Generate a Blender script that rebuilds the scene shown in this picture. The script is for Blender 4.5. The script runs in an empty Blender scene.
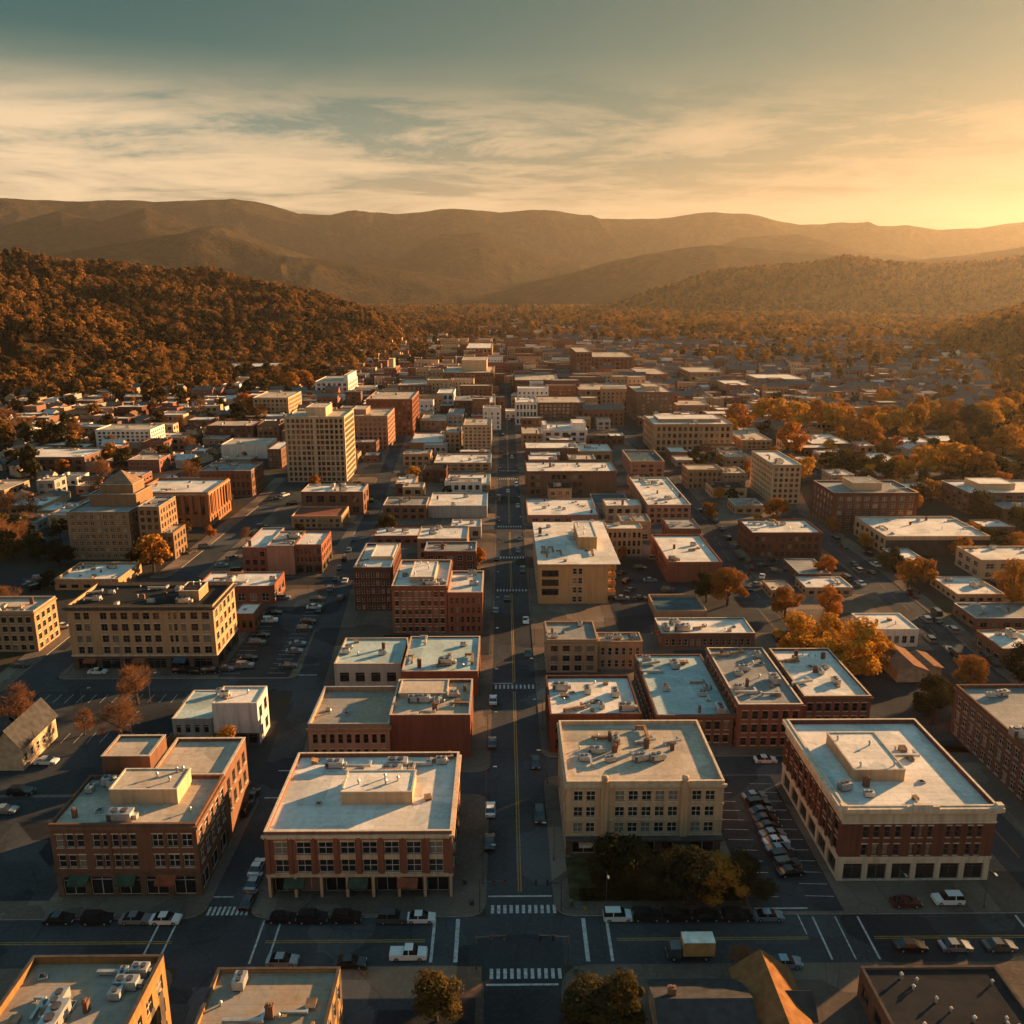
import bpy, math, random
import numpy as np
R = math.radians
rnd = random.Random(7)
C = bpy.context.scene.collection
SC = bpy.context.scene

# ------------------------------------------------------------------ camera, sky, sun, exposure
cam = bpy.data.objects.new('camera', bpy.data.cameras.new('camera')); C.objects.link(cam)
cam.location = (0, 0, 95); cam.rotation_euler = (R(90-14.3), 0, -0.010025)
cam.data.sensor_width = 36; cam.data.lens = 36*870/1024; cam.data.clip_end = 40000; cam.data.clip_start = 1
SC.camera = cam
SUN_EL, SUN_AZ = 11.5, 55.0                      # azimuth measured from +Y towards +X
sun = bpy.data.objects.new('sun', bpy.data.lights.new('sun', 'SUN')); C.objects.link(sun)
sun.data.energy = 4.4; sun.data.angle = R(0.6); sun.data.color = (1.0, 0.545, 0.225)
sun.rotation_euler = (R(90-SUN_EL), 0, R(180-SUN_AZ))
sun.location = (300, 200, 300)
w = bpy.data.worlds.new('World'); SC.world = w; w.use_nodes = True
SC.view_settings.view_transform = 'Standard'; SC.view_settings.look = 'None'
SC.view_settings.exposure = EXPO = 2.2; SC.view_settings.gamma = 1
SC.cycles.use_denoising = True
SC.cycles.max_bounces = 5; SC.cycles.diffuse_bounces = 2; SC.cycles.glossy_bounces = 2
SC.cycles.transmission_bounces = 3; SC.cycles.volume_bounces = 1; SC.cycles.transparent_max_bounces = 4
SC.cycles.caustics_reflective = False; SC.cycles.caustics_refractive = False

def N(nt, t, **kw):
    n = nt.nodes.new(t)
    for k, v in kw.items():
        if k in n.inputs.keys(): n.inputs[k].default_value = v
        else: setattr(n, k, v)
    return n
def L(nt, a, b): nt.links.new(a, b)
def ramp(nt, fac, stops, interp='LINEAR'):
    n = nt.nodes.new('ShaderNodeValToRGB'); cr = n.color_ramp; cr.interpolation = interp
    while len(cr.elements) < len(stops): cr.elements.new(0.5)
    for e, (p, c) in zip(cr.elements, stops):
        e.position = p; e.color = (*c, 1) if len(c) == 3 else c
    L(nt, fac, n.inputs['Fac']); return n.outputs['Color']
def mth(nt, op, a, b=None, clamp=False):
    n = nt.nodes.new('ShaderNodeMath'); n.operation = op; n.use_clamp = clamp
    for i, v in enumerate((a, b)):
        if v is None: continue
        if hasattr(v, 'is_linked'): L(nt, v, n.inputs[i])
        else: n.inputs[i].default_value = v
    return n.outputs[0]
def mix(nt, fac, a, b, blend='MIX'):
    n = nt.nodes.new('ShaderNodeMix'); n.data_type = 'RGBA'; n.blend_type = blend
    for s, v in (('Factor', fac), ('A', a), ('B', b)):
        i = [q for q in n.inputs if q.name == s and q.enabled][0] if s != 'Factor' else n.inputs[0]
        if s == 'A': i = n.inputs[6]
        if s == 'B': i = n.inputs[7]
        if hasattr(v, 'is_linked'): L(nt, v, i)
        else: i.default_value = (*v, 1) if isinstance(v, tuple) and len(v) == 3 else v
    return n.outputs[2]

def build_sky():
    nt = w.node_tree; nt.nodes.clear()
    out = N(nt, 'ShaderNodeOutputWorld'); bg = N(nt, 'ShaderNodeBackground'); bg.inputs['Strength'].default_value = 0.05
    sky = N(nt, 'ShaderNodeTexSky', sky_type='NISHITA'); sky.sun_disc = False
    sky.sun_elevation = R(SUN_EL); sky.sun_rotation = R(SUN_AZ); sky.air_density = 1.0; sky.dust_density = 3.0; sky.ozone_density = 1.0
    geo = N(nt, 'ShaderNodeTexCoord')
    sep = N(nt, 'ShaderNodeSeparateXYZ'); L(nt, geo.outputs['Generated'], sep.inputs[0])
    z = sep.outputs['Z']
    dot = N(nt, 'ShaderNodeVectorMath', operation='DOT_PRODUCT'); L(nt, geo.outputs['Generated'], dot.inputs[0])
    dot.inputs[1].default_value = (math.sin(R(SUN_AZ)), math.cos(R(SUN_AZ)), 0.1)
    d = dot.outputs['Value']
    warm = ramp(nt, mth(nt, 'MULTIPLY_ADD', d, 0.5), [(0.0, (0, 0, 0)), (1, (1, 1, 1))])
    # tint: teal overhead, brightened above view to lift shade; golden towards horizon and sun
    grad_cool = ramp(nt, z, [(0.0, (2.4, 1.6, .80)), (0.09, (1.8, 1.5, .98)), (0.155, (.80, 1.15, .96)), (0.22, (.12, .58, .56)), (0.30, (.0, .38, .43)), (0.45, (.32, 1.0, 1.3)), (1.0, (.55, 1.55, 2.05))])
    grad_warm = ramp(nt, z, [(0.0, (.8, .55, .24)), (0.09, (1.3, 1.0, .50)), (0.155, (.95, 1.0, .62)), (0.22, (.50, .88, .66)), (0.30, (.20, .62, .54)), (0.45, (.36, .9, 1.05)), (1.0, (.55, 1.55, 2.05))])
    grade = mix(nt, ramp(nt, d, [(0.25, (0, 0, 0)), (0.95, (1, 1, 1))]), grad_cool, grad_warm)
    base = mix(nt, 0.975, sky.outputs['Color'], grade)
    bk = mth(nt, 'MULTIPLY', mth(nt, 'MAXIMUM', mth(nt, 'MULTIPLY', d, -1.0), 0.0), mth(nt, 'SUBTRACT', 1.0, mth(nt, 'MULTIPLY', mth(nt, 'ABSOLUTE', z), 1.6), True))
    base = mix(nt, bk, base, (5.4, 3.4, 2.0))      # pinkish sky opposite the low sun, brightened to fill shaded fronts
    # thin cloud sheet: noise on the direction projected to a plane overhead
    zz = mth(nt, 'MAXIMUM', mth(nt, 'ADD', z, 0.03), 0.02)
    comb = N(nt, 'ShaderNodeCombineXYZ')
    L(nt, mth(nt, 'DIVIDE', sep.outputs['X'], zz), comb.inputs[0]); L(nt, mth(nt, 'DIVIDE', sep.outputs['Y'], zz), comb.inputs[1])
    mp = N(nt, 'ShaderNodeMapping'); mp.inputs['Scale'].default_value = (0.42, 0.5, 1); mp.inputs['Rotation'].default_value = (0, 0, R(8)); mp.inputs['Location'].default_value = (3.2, 1.4, 0)
    L(nt, comb.outputs[0], mp.inputs['Vector'])
    n1 = N(nt, 'ShaderNodeTexNoise', Scale=1.7, Detail=13.0, Roughness=0.70, Distortion=0.35); L(nt, mp.outputs[0], n1.inputs['Vector'])
    n2 = N(nt, 'ShaderNodeTexNoise', Scale=0.35, Detail=3.0, Roughness=0.5); L(nt, mp.outputs[0], n2.inputs['Vector'])
    cov = mth(nt, 'ADD', mth(nt, 'MULTIPLY', n1.outputs['Fac'], 0.62), mth(nt, 'MULTIPLY', n2.outputs['Fac'], 0.5))
    dens = ramp(nt, cov, [(0.465, (0, 0, 0)), (0.52, (.6, .6, .6)), (0.59, (1, 1, 1))])
    band = ramp(nt, z, [(0.03, (.35, .35, .35)), (0.09, (1, 1, 1)), (0.16, (1, 1, 1)), (0.205, (.15, .15, .15)), (0.235, (0, 0, 0))])
    cm = mix(nt, 1.0, dens, band, 'MULTIPLY')
    ccol = mix(nt, ramp(nt, d, [(0.2, (0, 0, 0)), (1, (1, 1, 1))]), (4.3, 3.1, 1.85), (2.3, 1.65, .92))
    fin = mix(nt, mth(nt, 'MULTIPLY', cm, 0.85), base, ccol)
    L(nt, fin, bg.inputs['Color']); L(nt, bg.outputs[0], out.inputs['Surface'])
build_sky()

B = [
 ('brick_building', 'dark red brick corner block in three storeys with tan roof and two stepped penthouses', -71.9, -48.8, 121.5, 135.9, 13.4, 'brown', 'tan', 3, 9, {'shop': 1, 'par': 0.7, 'style': 'A', 'cols': [0.06, 0.13, 0.2, 0.31, 0.375, 0.44, 0.5, 0.56, 0.73, 0.83, 0.93], 'near': 1, 'hv': 6, 'pent': [(0.3, 0.78, 0.45, 0.9, 2.6)]}),
 ('brick_building', 'red brick corner block with wide white roof and open columned ground floor by the crossroads', -38.0, -8.3, 121.0, 145.3, 12.2, 'red', 'white', 3, 8, {'shop': 1, 'par': 0.9, 'style': 'B', 'near': 1, 'hv': 8, 'pent': [(0.36, 0.76, 0.36, 0.64, 2.2)], 'colonnade': 1}),
 ('stone_building', 'beige stone block with two front pilasters and machinery on its tan roof', 10.6, 37.4, 131.4, 153.0, 14.4, 'stone', 'tan', 4, 9, {'shop': 1, 'par': 0.8, 'style': 'C', 'near': 1, 'hv': 16, 'cols': [0.075, 0.155, 0.34, 0.425, 0.51, 0.595, 0.68, 0.83, 0.915]}),
 ('brick_building', 'deep red brick block with pale stone cornice and one square penthouse on white roof', 55.0, 80.1, 124.1, 153.7, 14.1, 'darkred', 'white', 3, 12, {'shop': 1, 'par': 1.0, 'style': 'D', 'near': 1, 'hv': 7, 'cols': [0.16, 0.23, 0.3, 0.37, 0.47, 0.52, 0.58, 0.7, 0.76, 0.84, 0.9], 'pent': [(0.2, 0.55, 0.3, 0.74, 2.1)]}),
 ('brick_building', 'dark brick block with grey roof at the right edge behind the stone-corniced block', 98.8, 125.5, 139.5, 174.1, 11.5, 'brown', 'grey', 3, 10, {'par': 0.9, 'hv': 9, 'near': 1}),
 ('brick_building', 'near corner block with a sunlit arched gold side wall and cluttered patchy roof', -60.7, -44.0, 81.3, 95.1, 12, 'gold', 'patched', 3, 6, {'par': 1.1, 'hv': 14, 'style': 'F'}),
 ('brick_building', 'near low block with patchy brown roof beside the tree at the crossroads', -37.8, -21.7, 84.4, 96.7, 8.5, 'gold', 'patched', 2, 6, {'par': 0.7, 'hv': 6, 'style': 'F'}),
 ('flat_building', 'dark flat-roofed shed of one storey with small roof vents beside the near kerb', 48.9, 67.5, 87.7, 100.0, 5, 'brown', 'dark', 1, 5, {'par': 0.35, 'hv': 8, 'vents': 1}),  # dark roof and coping hold the shade that falls over the shed
 ('shop_building', 'tan two storey shop row with recessed brown roof behind the white-roofed corner block', -40.4, -23.7, 163.0, 180.6, 8.6, 'tan', 'patched', 2, 9, {'par': 1.2, 'hv': 3, 'near': 1}),
 ('brick_building', 'windowless red brick block with shadow-crossed tan roof behind the white-roofed corner block', -23.7, -7.0, 164.1, 181.2, 10.0, 'red', 'tan', 3, 0, {'par': 0.8, 'hv': 9, 'pent': [(0.05, 0.68, 0.55, 0.95, 0.9)]}),
 ('flat_building', 'low flat hall with pale shade-teal roof and brown front beside the bending side street', -41.7, -25.3, 198.1, 214.6, 6.2, 'grey', 'teal', 1, 4, {'par': 0.4, 'hv': 4}),
 ('flat_building', 'low flat hall with large shade-teal and cream roof facing the main street', -24.5, -6.2, 192.3, 214.0, 6.8, 'red', 'teal', 1, 4, {'par': 0.4, 'hv': 9}),
 ('brick_hotel', 'tall red brick hotel front half with two stepped white roofs', -31.6, -16.0, 232.5, 256.9, 14.4, 'red', 'white', 5, 8, {'par': 0.8, 'hv': 5, 'near': 1, 'pent': [(0.3, 0.75, 0.2, 0.8, 1.6)]}),
 ('brick_building', 'red brick wing with square windows joined to the stepped-roof hotel', -15.8, -6.0, 232.3, 251.7, 12.5, 'red', 'white', 4, 6, {'par': 0.7, 'hv': 3}),
 ('brick_building', 'dark brick block with broad white roof joined behind the stepped-roof hotel', -45.3, -34.0, 250.6, 276.4, 14.1, 'darkred', 'white', 5, 7, {'par': 0.8, 'hv': 2, 'pent': [(0.35, 0.95, 0.35, 0.85, 1.2)]}),
 ('brick_building', 'low red brick shop with grey metal roof behind the stepped-roof hotel', -26.8, -9.3, 280.5, 292.0, 10, 'red', 'grey', 3, 5, {'par': 0.6, 'hv': 2}),
 ('flat_building', 'low cream-roofed shop behind the grey metal roof near the stepped hotel', -31.3, -13.2, 302.8, 320.0, 8, 'tan', 'white', 2, 5, {'par': 0.5, 'hv': 4}),
 ('brick_building', 'red brick corner shop, left third of the joined row by the side street', -89.3, -81.1, 285.8, 311.0, 10.0, 'red', 'white', 3, 3, {'par': 0.5, 'hv': 1}),
 ('brick_building', 'plain tan wall building, middle of the joined row by the side street', -81.0, -71.7, 285.7, 304.2, 10.6, 'pinkbrown', 'grey', 3, 0, {'par': 0.4, 'hv': 5}),
 ('brick_building', 'red brick building with shaded arcade, right end of the joined row by side street', -71.8, -62.5, 286.7, 304.1, 10.6, 'red', 'white', 3, 6, {'par': 0.5, 'hv': 2, 'shop': 1}),
 ('shop_building', 'low white-roofed red shop behind the tan hotel beside the parking lot', -95.3, -71.5, 256.3, 270.7, 6.2, 'red', 'white', 1, 6, {'par': 0.4, 'hv': 4}),
 ('shop_building', 'small white-roofed brick store between the tan hotel and the parking lot', -77.4, -71.3, 234.1, 243.1, 5.5, 'brown', 'white', 1, 3, {'par': 0.3, 'hv': 1}),
 ('hotel', 'tan hotel with dark ground floor and gold sunlit end wall', -110.8, -73.8, 208.5, 226.5, 17.8, 'cream', 'dark', 5, 11, {'shop': 1, 'par': 0.9, 'style': 'Q', 'near': 1, 'hv': 10, 'cols': [0.07, 0.13, 0.245, 0.315, 0.387, 0.467, 0.537, 0.607, 0.7, 0.735, 0.79, 0.865, 0.945], 'pent': [(0.72, 0.86, 0.3, 0.7, 2.6)]}),
 ('office_building', 'cream office block at the left edge with gold sunlit end wall', -146.9, -126.0, 220.5, 232.3, 11.8, 'cream', 'tan', 4, 9, {'par': 0.8, 'hv': 6, 'near': 1}),
 ('white_building', 'white box of a shop with blank front wall and pale roof by side street', -62.2, -52.6, 169.9, 178.2, 9.9, 'white', 'white', 2, 0, {'par': 0.3, 'hv': 3, 'shopdark': 1}),
 ('flat_building', 'low shade-teal metal roofed annex leaning on the white box shop', -72.3, -63.8, 173.1, 187.0, 4.7, 'grey', 'teal', 1, 4, {'par': 0.15, 'hv': 1}),
 ('flat_building', 'low pale-roofed building with cluttered roof behind the tan hotel', -146.6, -125.7, 270.8, 289.2, 3.8, 'cream', 'white', 1, 5, {'par': 0.9, 'hv': 10}),
 ('office_building', 'tan stepped art deco office tower with pyramid top, front slab', -157.0, -134.8, 304.1, 322.6, 17.9, 'umber', 'grey', 7, 9, {'par': 0.6, 'hv': 1, 'style': 'U'}),
 ('office_building', 'tan sunlit wing stepping down right of the pyramid-topped office tower', -131.3, -123.6, 303.9, 320.4, 19.9, 'umber', 'grey', 7, 3, {'par': 0.5, 'hv': 2}),
 ('flat_building', 'low gold sunlit stub at the foot of the stepped office tower', -124.2, -119.2, 303.3, 315.8, 10.2, 'umber', 'tan', 3, 2, {'par': 0.4, 'hv': 1}),
 ('brick_building', 'broad red brick hall with tall pilasters, white roof and orange sunlit side', -152.3, -121.3, 349.0, 377.5, 14.7, 'orange', 'white', 3, 9, {'par': 0.9, 'hv': 5, 'style': 'W'}),
 ('flat_building', 'brown low block with gold sunlit end in front of the left trees', -261.7, -225.6, 463.3, 491.0, 8.1, 'brown', 'white', 2, 7, {'par': 0.5, 'hv': 3}),
 ('flat_building', 'pale low block with gold end wall cut by the left edge', -242.6, -229.3, 391.9, 413.7, 6.1, 'tan', 'tan', 2, 3, {'par': 0.4, 'hv': 2}),
 ('office_building', 'white slab office with square windows and gold end on the left', -250.8, -217.0, 532.6, 555.8, 12.1, 'white', 'tan', 5, 11, {'par': 0.6, 'hv': 4}),
 ('apartment_building', 'pale gridded apartment block behind the tall cream tower', -189.7, -162.9, 661.2, 705.1, 16.3, 'stone', 'tan', 5, 8, {'par': 0.6, 'hv': 4}),
 ('flat_building', 'dark brick block with flat roof left of the tall cream tower', -186.7, -157.4, 544.5, 568.9, 12.6, 'darkred', 'tan', 3, 8, {'par': 0.5, 'hv': 3}),
 ('white_building', 'low white windowless hall left of the tall cream tower', -163.9, -137.2, 500.4, 523.4, 8.3, 'white', 'tan', 2, 0, {'par': 0.4, 'hv': 2}),
 ('brick_building', 'small dark brick block against the left side of the tall cream tower', -129.4, -122.0, 472.2, 498.4, 10.6, 'brown', 'white', 3, 3, {'par': 0.4, 'hv': 1}),
 ('brick_building', 'long grey-roofed brick block facing the boulevard left of the cream tower', -143.2, -118.8, 402.8, 423.8, 12.8, 'brown', 'grey', 3, 10, {'par': 0.6, 'hv': 8}),
 ('apartment_tower', 'tall cream apartment tower, by far the highest building of the town', -110.0, -79.9, 435.8, 464.3, 33.6, 'creamtower', 'tan', 12, 12, {'par': 0.8, 'hv': 3, 'style': 'T', 'near': 1, 'pent': [(0.33, 0.66, 0.2, 0.8, 4.5)]}),
 ('brick_building', 'pink brick mid-rise just right of the tall cream tower', -94.6, -70.4, 527.6, 562.4, 21.2, 'pinkbrown', 'tan', 7, 8, {'par': 0.7, 'hv': 3, 'pent': [(0.05, 0.4, 0.3, 0.8, 3)]}),
 ('brick_building', 'red brick mid-rise behind the pink one with pale flat roof', -91.4, -60.7, 580.5, 628.0, 24.9, 'red', 'tan', 7, 9, {'par': 0.7, 'hv': 4}),
 ('white_building', 'white terraced office with a cream stair tower on its right end', -173.8, -143.3, 809.7, 862.9, 13.4, 'white', 'tan', 3, 6, {'par': 0.4, 'hv': 2, 'pent': [(0.88, 1.0, 0, 0.9, 6)]}),
 ('flat_building', 'dark low block with white roof in front of the tall cream tower', -87.7, -60.9, 368.2, 383.3, 10.5, 'brown', 'white', 2, 5, {'par': 0.5, 'hv': 7}),
 ('brick_building', 'brick arcade building with rust red roof beside the side street', -87.3, -66.6, 346.8, 363.9, 5.1, 'tan', 'red', 2, 8, {'par': 0.5, 'hv': 0}),
 ('brick_building', 'dark brown brick shop left of the white-roofed blank-walled store', -51.2, -32.7, 359.3, 374.1, 6.6, 'brown', 'grey', 2, 5, {'par': 0.5, 'hv': 5}),
 ('shop_building', 'white-roofed store with blank grey front wall on the main street', -32.4, -7.1, 362.5, 387.4, 5.5, 'grey', 'white', 2, 0, {'par': 0.5, 'hv': 3}),
 ('shop_building', 'low store with grey roof behind the cream-roofed shop near main street', -20.7, -8.9, 330.2, 341.7, 5, 'grey', 'white', 1, 3, {'par': 0.4, 'hv': 2}),
 ('shop_building', 'small store with pale blue-white roof on the main street', -27.7, -6.5, 410.1, 434.8, 4.2, 'tan', 'white', 2, 4, {'par': 0.4, 'hv': 3}),
 ('brick_building', 'dark red brick shop next to the yellow street tree', -40.8, -29.1, 432.8, 447.2, 7.0, 'darkred', 'dark', 2, 3, {'par': 0.4, 'hv': 1}),
 ('shop_building', 'long store with cluttered pale roof below the tan mid-rise', -37.6, -6.7, 463.0, 489.1, 4.7, 'tan', 'white', 2, 7, {'par': 0.5, 'hv': 8}),
 ('office_building', 'tan mid-rise on the left side of the main street', -23.9, -7.1, 513.5, 542.7, 17.5, 'creamtower', 'tan', 8, 6, {'par': 0.6, 'hv': 2}),
 ('office_building', 'pale slab stair block joined to the tan main street mid-rise', -35.6, -26.2, 521.9, 548.0, 11.6, 'cream', 'tan', 4, 3, {'par': 0.5, 'hv': 2}),
 ('brick_building', 'orange brick hall with pale roof two blocks behind the yellow tree', -56.1, -36.3, 517.1, 553.0, 6.4, 'orange', 'white', 2, 0, {'par': 0.4, 'hv': 3}),
 ('shop_building', 'cream low rise with tan roof behind the orange brick hall', -58.3, -40.1, 606.1, 639.1, 6.7, 'cream', 'tan', 2, 5, {'par': 0.4, 'hv': 2}),
 ('office_building', 'grey box office behind the pale slab stair block', -39.9, -28.6, 615.1, 650.1, 9.3, 'grey', 'grey', 3, 3, {'par': 0.4, 'hv': 1}),
 ('brick_building', 'dark brown block in front of the wide brown hotel', -38.1, -17.2, 673.2, 709.7, 12.4, 'brown', 'grey', 3, 6, {'par': 0.4, 'hv': 2}),
 ('shop_building', 'cream narrow block on the main street left of the far roadway', -16.2, -6.2, 649.1, 690.2, 13.9, 'cream', 'white', 4, 3, {'par': 0.4, 'hv': 1}),
 ('white_building', 'white low block left of the dark brown block', -55.4, -41.6, 730.2, 768.6, 11.7, 'white', 'white', 2, 3, {'par': 0.4, 'hv': 1}),
 ('hotel', 'wide brown brick hotel closing the far end of main street on the left', -55.4, -8.5, 808.4, 879.4, 21.6, 'brown', 'tan', 8, 14, {'par': 0.6, 'hv': 3, 'pent': [(0.35, 0.85, 0.3, 0.9, 10)]}),
 ('brick_building', 'tan brick block with wide overhanging pale roof and large cubic penthouse', 10.8, 32.4, 256.1, 304.9, 13.1, 'ochre', 'white', 4, 5, {'par': 0.7, 'hv': 13, 'near': 1, 'style': 'Y', 'cols': [0.52, 0.6], 'pent': [(0.62, 0.9, 0.3, 0.7, 4.0)], 'balcony': 1}),
 ('stone_building', 'tan flats with small grey roof and planted terraces behind', 10.9, 23.9, 205.6, 218.3, 9.2, 'tan', 'grey', 3, 4, {'par': 0.6, 'hv': 3, 'near': 1}),
 ('stone_building', 'tan low terraces with planters joined to the flats', 24.2, 35.6, 207.3, 213.6, 7.9, 'tan', 'tan', 2, 6, {'par': 0.6, 'hv': 6}),
 ('shop_building', 'white-roofed block with broken roof machinery behind the beige stone block', 9.6, 28.8, 165.9, 185.0, 9, 'darkred', 'white', 2, 7, {'par': 0.7, 'hv': 14}),
 ('shop_building', 'wide shade-teal and cream roofed store between two brick blocks', 32.6, 49.1, 168.9, 201.0, 7.1, 'brown', 'teal', 2, 8, {'par': 0.4, 'hv': 13, 'near': 1}),
 ('brick_building', 'red brick block with grey roof, left half of the joined pair with the ivory roof', 49.6, 63.3, 167.5, 197.7, 10.3, 'red', 'grey', 3, 6, {'par': 0.5, 'hv': 14, 'near': 1}),
 ('brick_building', 'red brick block with ivory roof, right half of the joined pair beside the yellow trees', 64.6, 79.1, 170.8, 196.6, 10.5, 'red', 'white', 3, 7, {'par': 0.6, 'hv': 10, 'near': 1}),
 ('shop_building', 'long low store with slatted brown front and white roof beside two trees', 42.9, 68.4, 220.6, 232.1, 4.7, 'brown', 'white', 1, 14, {'par': 0.4, 'hv': 7}),
 ('flat_building', 'low open-topped shed with dark teal inset roof behind the slatted store', 45.1, 60.3, 242.2, 256.6, 3.0, 'tan', 'darkteal', 1, 0, {'par': 1.0, 'hv': 0}),
 ('brick_building', 'red brick shop with split-level white roof in front of a parking yard', 54.8, 73.0, 276.3, 310.6, 7.2, 'red', 'white', 2, 0, {'par': 0.7, 'hv': 5}),
 ('brick_building', 'dark red brick block with long rows of windows and pale green-white roof', 90.3, 116.1, 303.5, 322.7, 9.7, 'darkred', 'white', 3, 10, {'par': 0.6, 'hv': 8, 'near': 1}),
 ('flat_building', 'wide low market hall with pale roof and dark blank front wall', 140.8, 179.4, 306.6, 335.8, 7.3, 'stone', 'white', 2, 9, {'par': 0.6, 'hv': 9, 'darkfront': 1}),
 ('flat_building', 'pale low block with white roof at right edge behind the dark-fronted hall', 161.1, 192.8, 278.8, 295.1, 6.9, 'stone', 'white', 2, 6, {'par': 0.5, 'hv': 5}),
 ('brick_building', 'brown brick office with grey roof and boxy penthouse near the right trees', 133.7, 168.0, 341.4, 365.2, 15.7, 'darkred', 'grey', 5, 9, {'par': 0.7, 'hv': 3, 'near': 1, 'pent': [(0.3, 0.65, 0.3, 0.8, 3)]}),
 ('brick_building', 'brown brick office with white roof and balconies at the right edge', 202.9, 243.1, 366.9, 392.5, 9.7, 'brown', 'white', 4, 8, {'par': 0.6, 'hv': 4, 'pent': [(0.2, 0.6, 0.3, 0.8, 2.6)]}),
 ('brick_building', 'dark low brick block cut by the right edge below the balcony office', 210.8, 240.8, 353.3, 368.6, 5.9, 'brown', 'grey', 2, 5, {'par': 0.4, 'hv': 3}),
 ('apartment_tower', 'pale cubic block with regular windows on the right side of town', 122.4, 135.4, 386.3, 421.7, 18.4, 'creamtower', 'white', 7, 5, {'par': 0.6, 'hv': 3, 'near': 1}),
 ('shop_building', 'cream low school-like block with pale roof left of the pale cubic block', 90.5, 107.7, 417.7, 431.6, 9.8, 'cream', 'tan', 3, 7, {'par': 0.5, 'hv': 1}),
 ('stone_building', 'tan annex between the cream low block and the pale cubic block', 108.0, 119.1, 417.5, 432.4, 8.1, 'tan', 'tan', 3, 5, {'par': 0.4, 'hv': 2}),
 ('office_building', 'long beige courthouse with deep window rows and set-back roof', 90.6, 138.4, 518.8, 557.7, 17.1, 'tan', 'white', 4, 14, {'par': 0.6, 'hv': 4, 'pent': [(0.1, 0.9, 0.3, 0.8, 1.8)], 'near': 1}),
 ('apartment_tower', 'brown brick apartment tower behind the long beige courthouse', 98.7, 127.3, 647.8, 697.1, 21.7, 'brown', 'tan', 8, 8, {'par': 0.6, 'hv': 2, 'pent': [(0.3, 0.7, 0.3, 0.7, 3)]}),
 ('stone_building', 'tan hall with curved top right of the brown apartment tower', 136.1, 162.0, 679.8, 711.8, 7.9, 'tan', 'tan', 2, 6, {'par': 0.5, 'hv': 1}),
 ('brick_building', 'square red brick block with dark inset roof left of the long beige courthouse', 66.4, 84.2, 446.3, 478.6, 8.5, 'pinkbrown', 'darkteal', 3, 4, {'par': 0.9, 'hv': 2}),
 ('shop_building', 'row of joined brick shops with broken white roofs right of main street', 60.2, 78.2, 351.6, 406.7, 8.4, 'pinkbrown', 'white', 3, 6, {'par': 0.6, 'hv': 12}),
 ('brick_building', 'long dark brick hall with white roof and central window bands on main street', 10.9, 53.8, 404.3, 429.2, 11.9, 'brown', 'white', 3, 11, {'par': 0.6, 'hv': 9, 'near': 1, 'cols': [0.07, 0.13, 0.3, 0.36, 0.42, 0.48, 0.54, 0.6]}),
 ('shop_building', 'low white-roofed shops in front of the long dark brick hall', 10.1, 40.1, 353.7, 383.6, 3.5, 'pinkbrown', 'white', 1, 6, {'par': 0.5, 'hv': 9}),
 ('shop_building', 'small tan flats with cream roof behind the overhanging-roof block', 37.8, 51.0, 306.6, 314.3, 10.5, 'tan', 'white', 3, 7, {'par': 0.4, 'hv': 1}),
 ('flat_building', 'low dark teal parking deck beside the row of joined shops', 40.3, 56.3, 375.8, 395.4, 3.0, 'grey', 'darkteal', 1, 0, {'par': 0.4, 'hv': 2}),
 ('white_building', 'white and dark block on the right side of far main street', 8.8, 24.7, 628.8, 659.2, 16.7, 'white', 'white', 3, 6, {'par': 0.5, 'hv': 2}),
 ('office_building', 'brown mid-rise with vertical window strips on far main street right', 25.2, 59.3, 631.0, 671.0, 16.1, 'brown', 'tan', 6, 10, {'par': 0.6, 'hv': 3}),
 ('white_building', 'white stepped block with two cream towers in front of the brown mid-rise', 25.5, 54.2, 555.4, 581.3, 7.8, 'white', 'white', 2, 5, {'par': 0.5, 'hv': 2, 'pent': [(0.68, 0.98, 0.2, 0.9, 4), (0, 0.1, 0.2, 0.9, 3)]}),
 ('office_building', 'brown strip-windowed office with a blank cream end on far main street', 10.7, 50.5, 792.3, 850.5, 16.3, 'brown', 'tan', 5, 9, {'par': 0.5, 'hv': 2}),
 ('stone_building', 'tan low rise with pale roof right of the strip-windowed office', 64.4, 111.2, 741.9, 795.4, 13.2, 'tan', 'tan', 3, 10, {'par': 0.5, 'hv': 5}),
 ('brick_building', 'low brown brick block behind the long dark brick hall', 12.9, 42.7, 491.0, 511.3, 7.6, 'brown', 'white', 2, 0, {'par': 0.4, 'hv': 2}),
 ('flat_building', 'low tan shed with white roof right of the low brown brick block', 43.0, 62.2, 490.7, 514.1, 5.8, 'tan', 'white', 1, 4, {'par': 0.4, 'hv': 2}),
 ('stone_building', 'cream three storey shop on the main street below the white stepped block', 11.5, 24.1, 530.1, 556.3, 9.7, 'cream', 'tan', 3, 4, {'par': 0.4, 'hv': 2}),
 ('shop_building', 'tan low store with bright roof behind the small red canopy store', 96.7, 111.7, 262.6, 273.1, 3.0, 'tan', 'white', 1, 5, {'par': 0.3, 'hv': 3}),
 ('shop_building', 'small store with bare cream roof next to the parking yard on the right', 84.7, 92.0, 260.0, 269.7, 3.0, 'tan', 'tan', 1, 3, {'par': 0.3, 'hv': 1}),
 ('flat_building', 'dark-roofed shed behind the tan low store with bright roof', 99.0, 109.8, 276.4, 293.1, 3.0, 'brown', 'grey', 1, 4, {'par': 0.3, 'hv': 0}),
 ('white_building', 'white flat-roofed cube store standing alone on the right-hand boulevard', 99.7, 113.5, 221.4, 233.6, 5.3, 'white', 'white', 1, 6, {'par': 0.3, 'hv': 2}),
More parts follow.
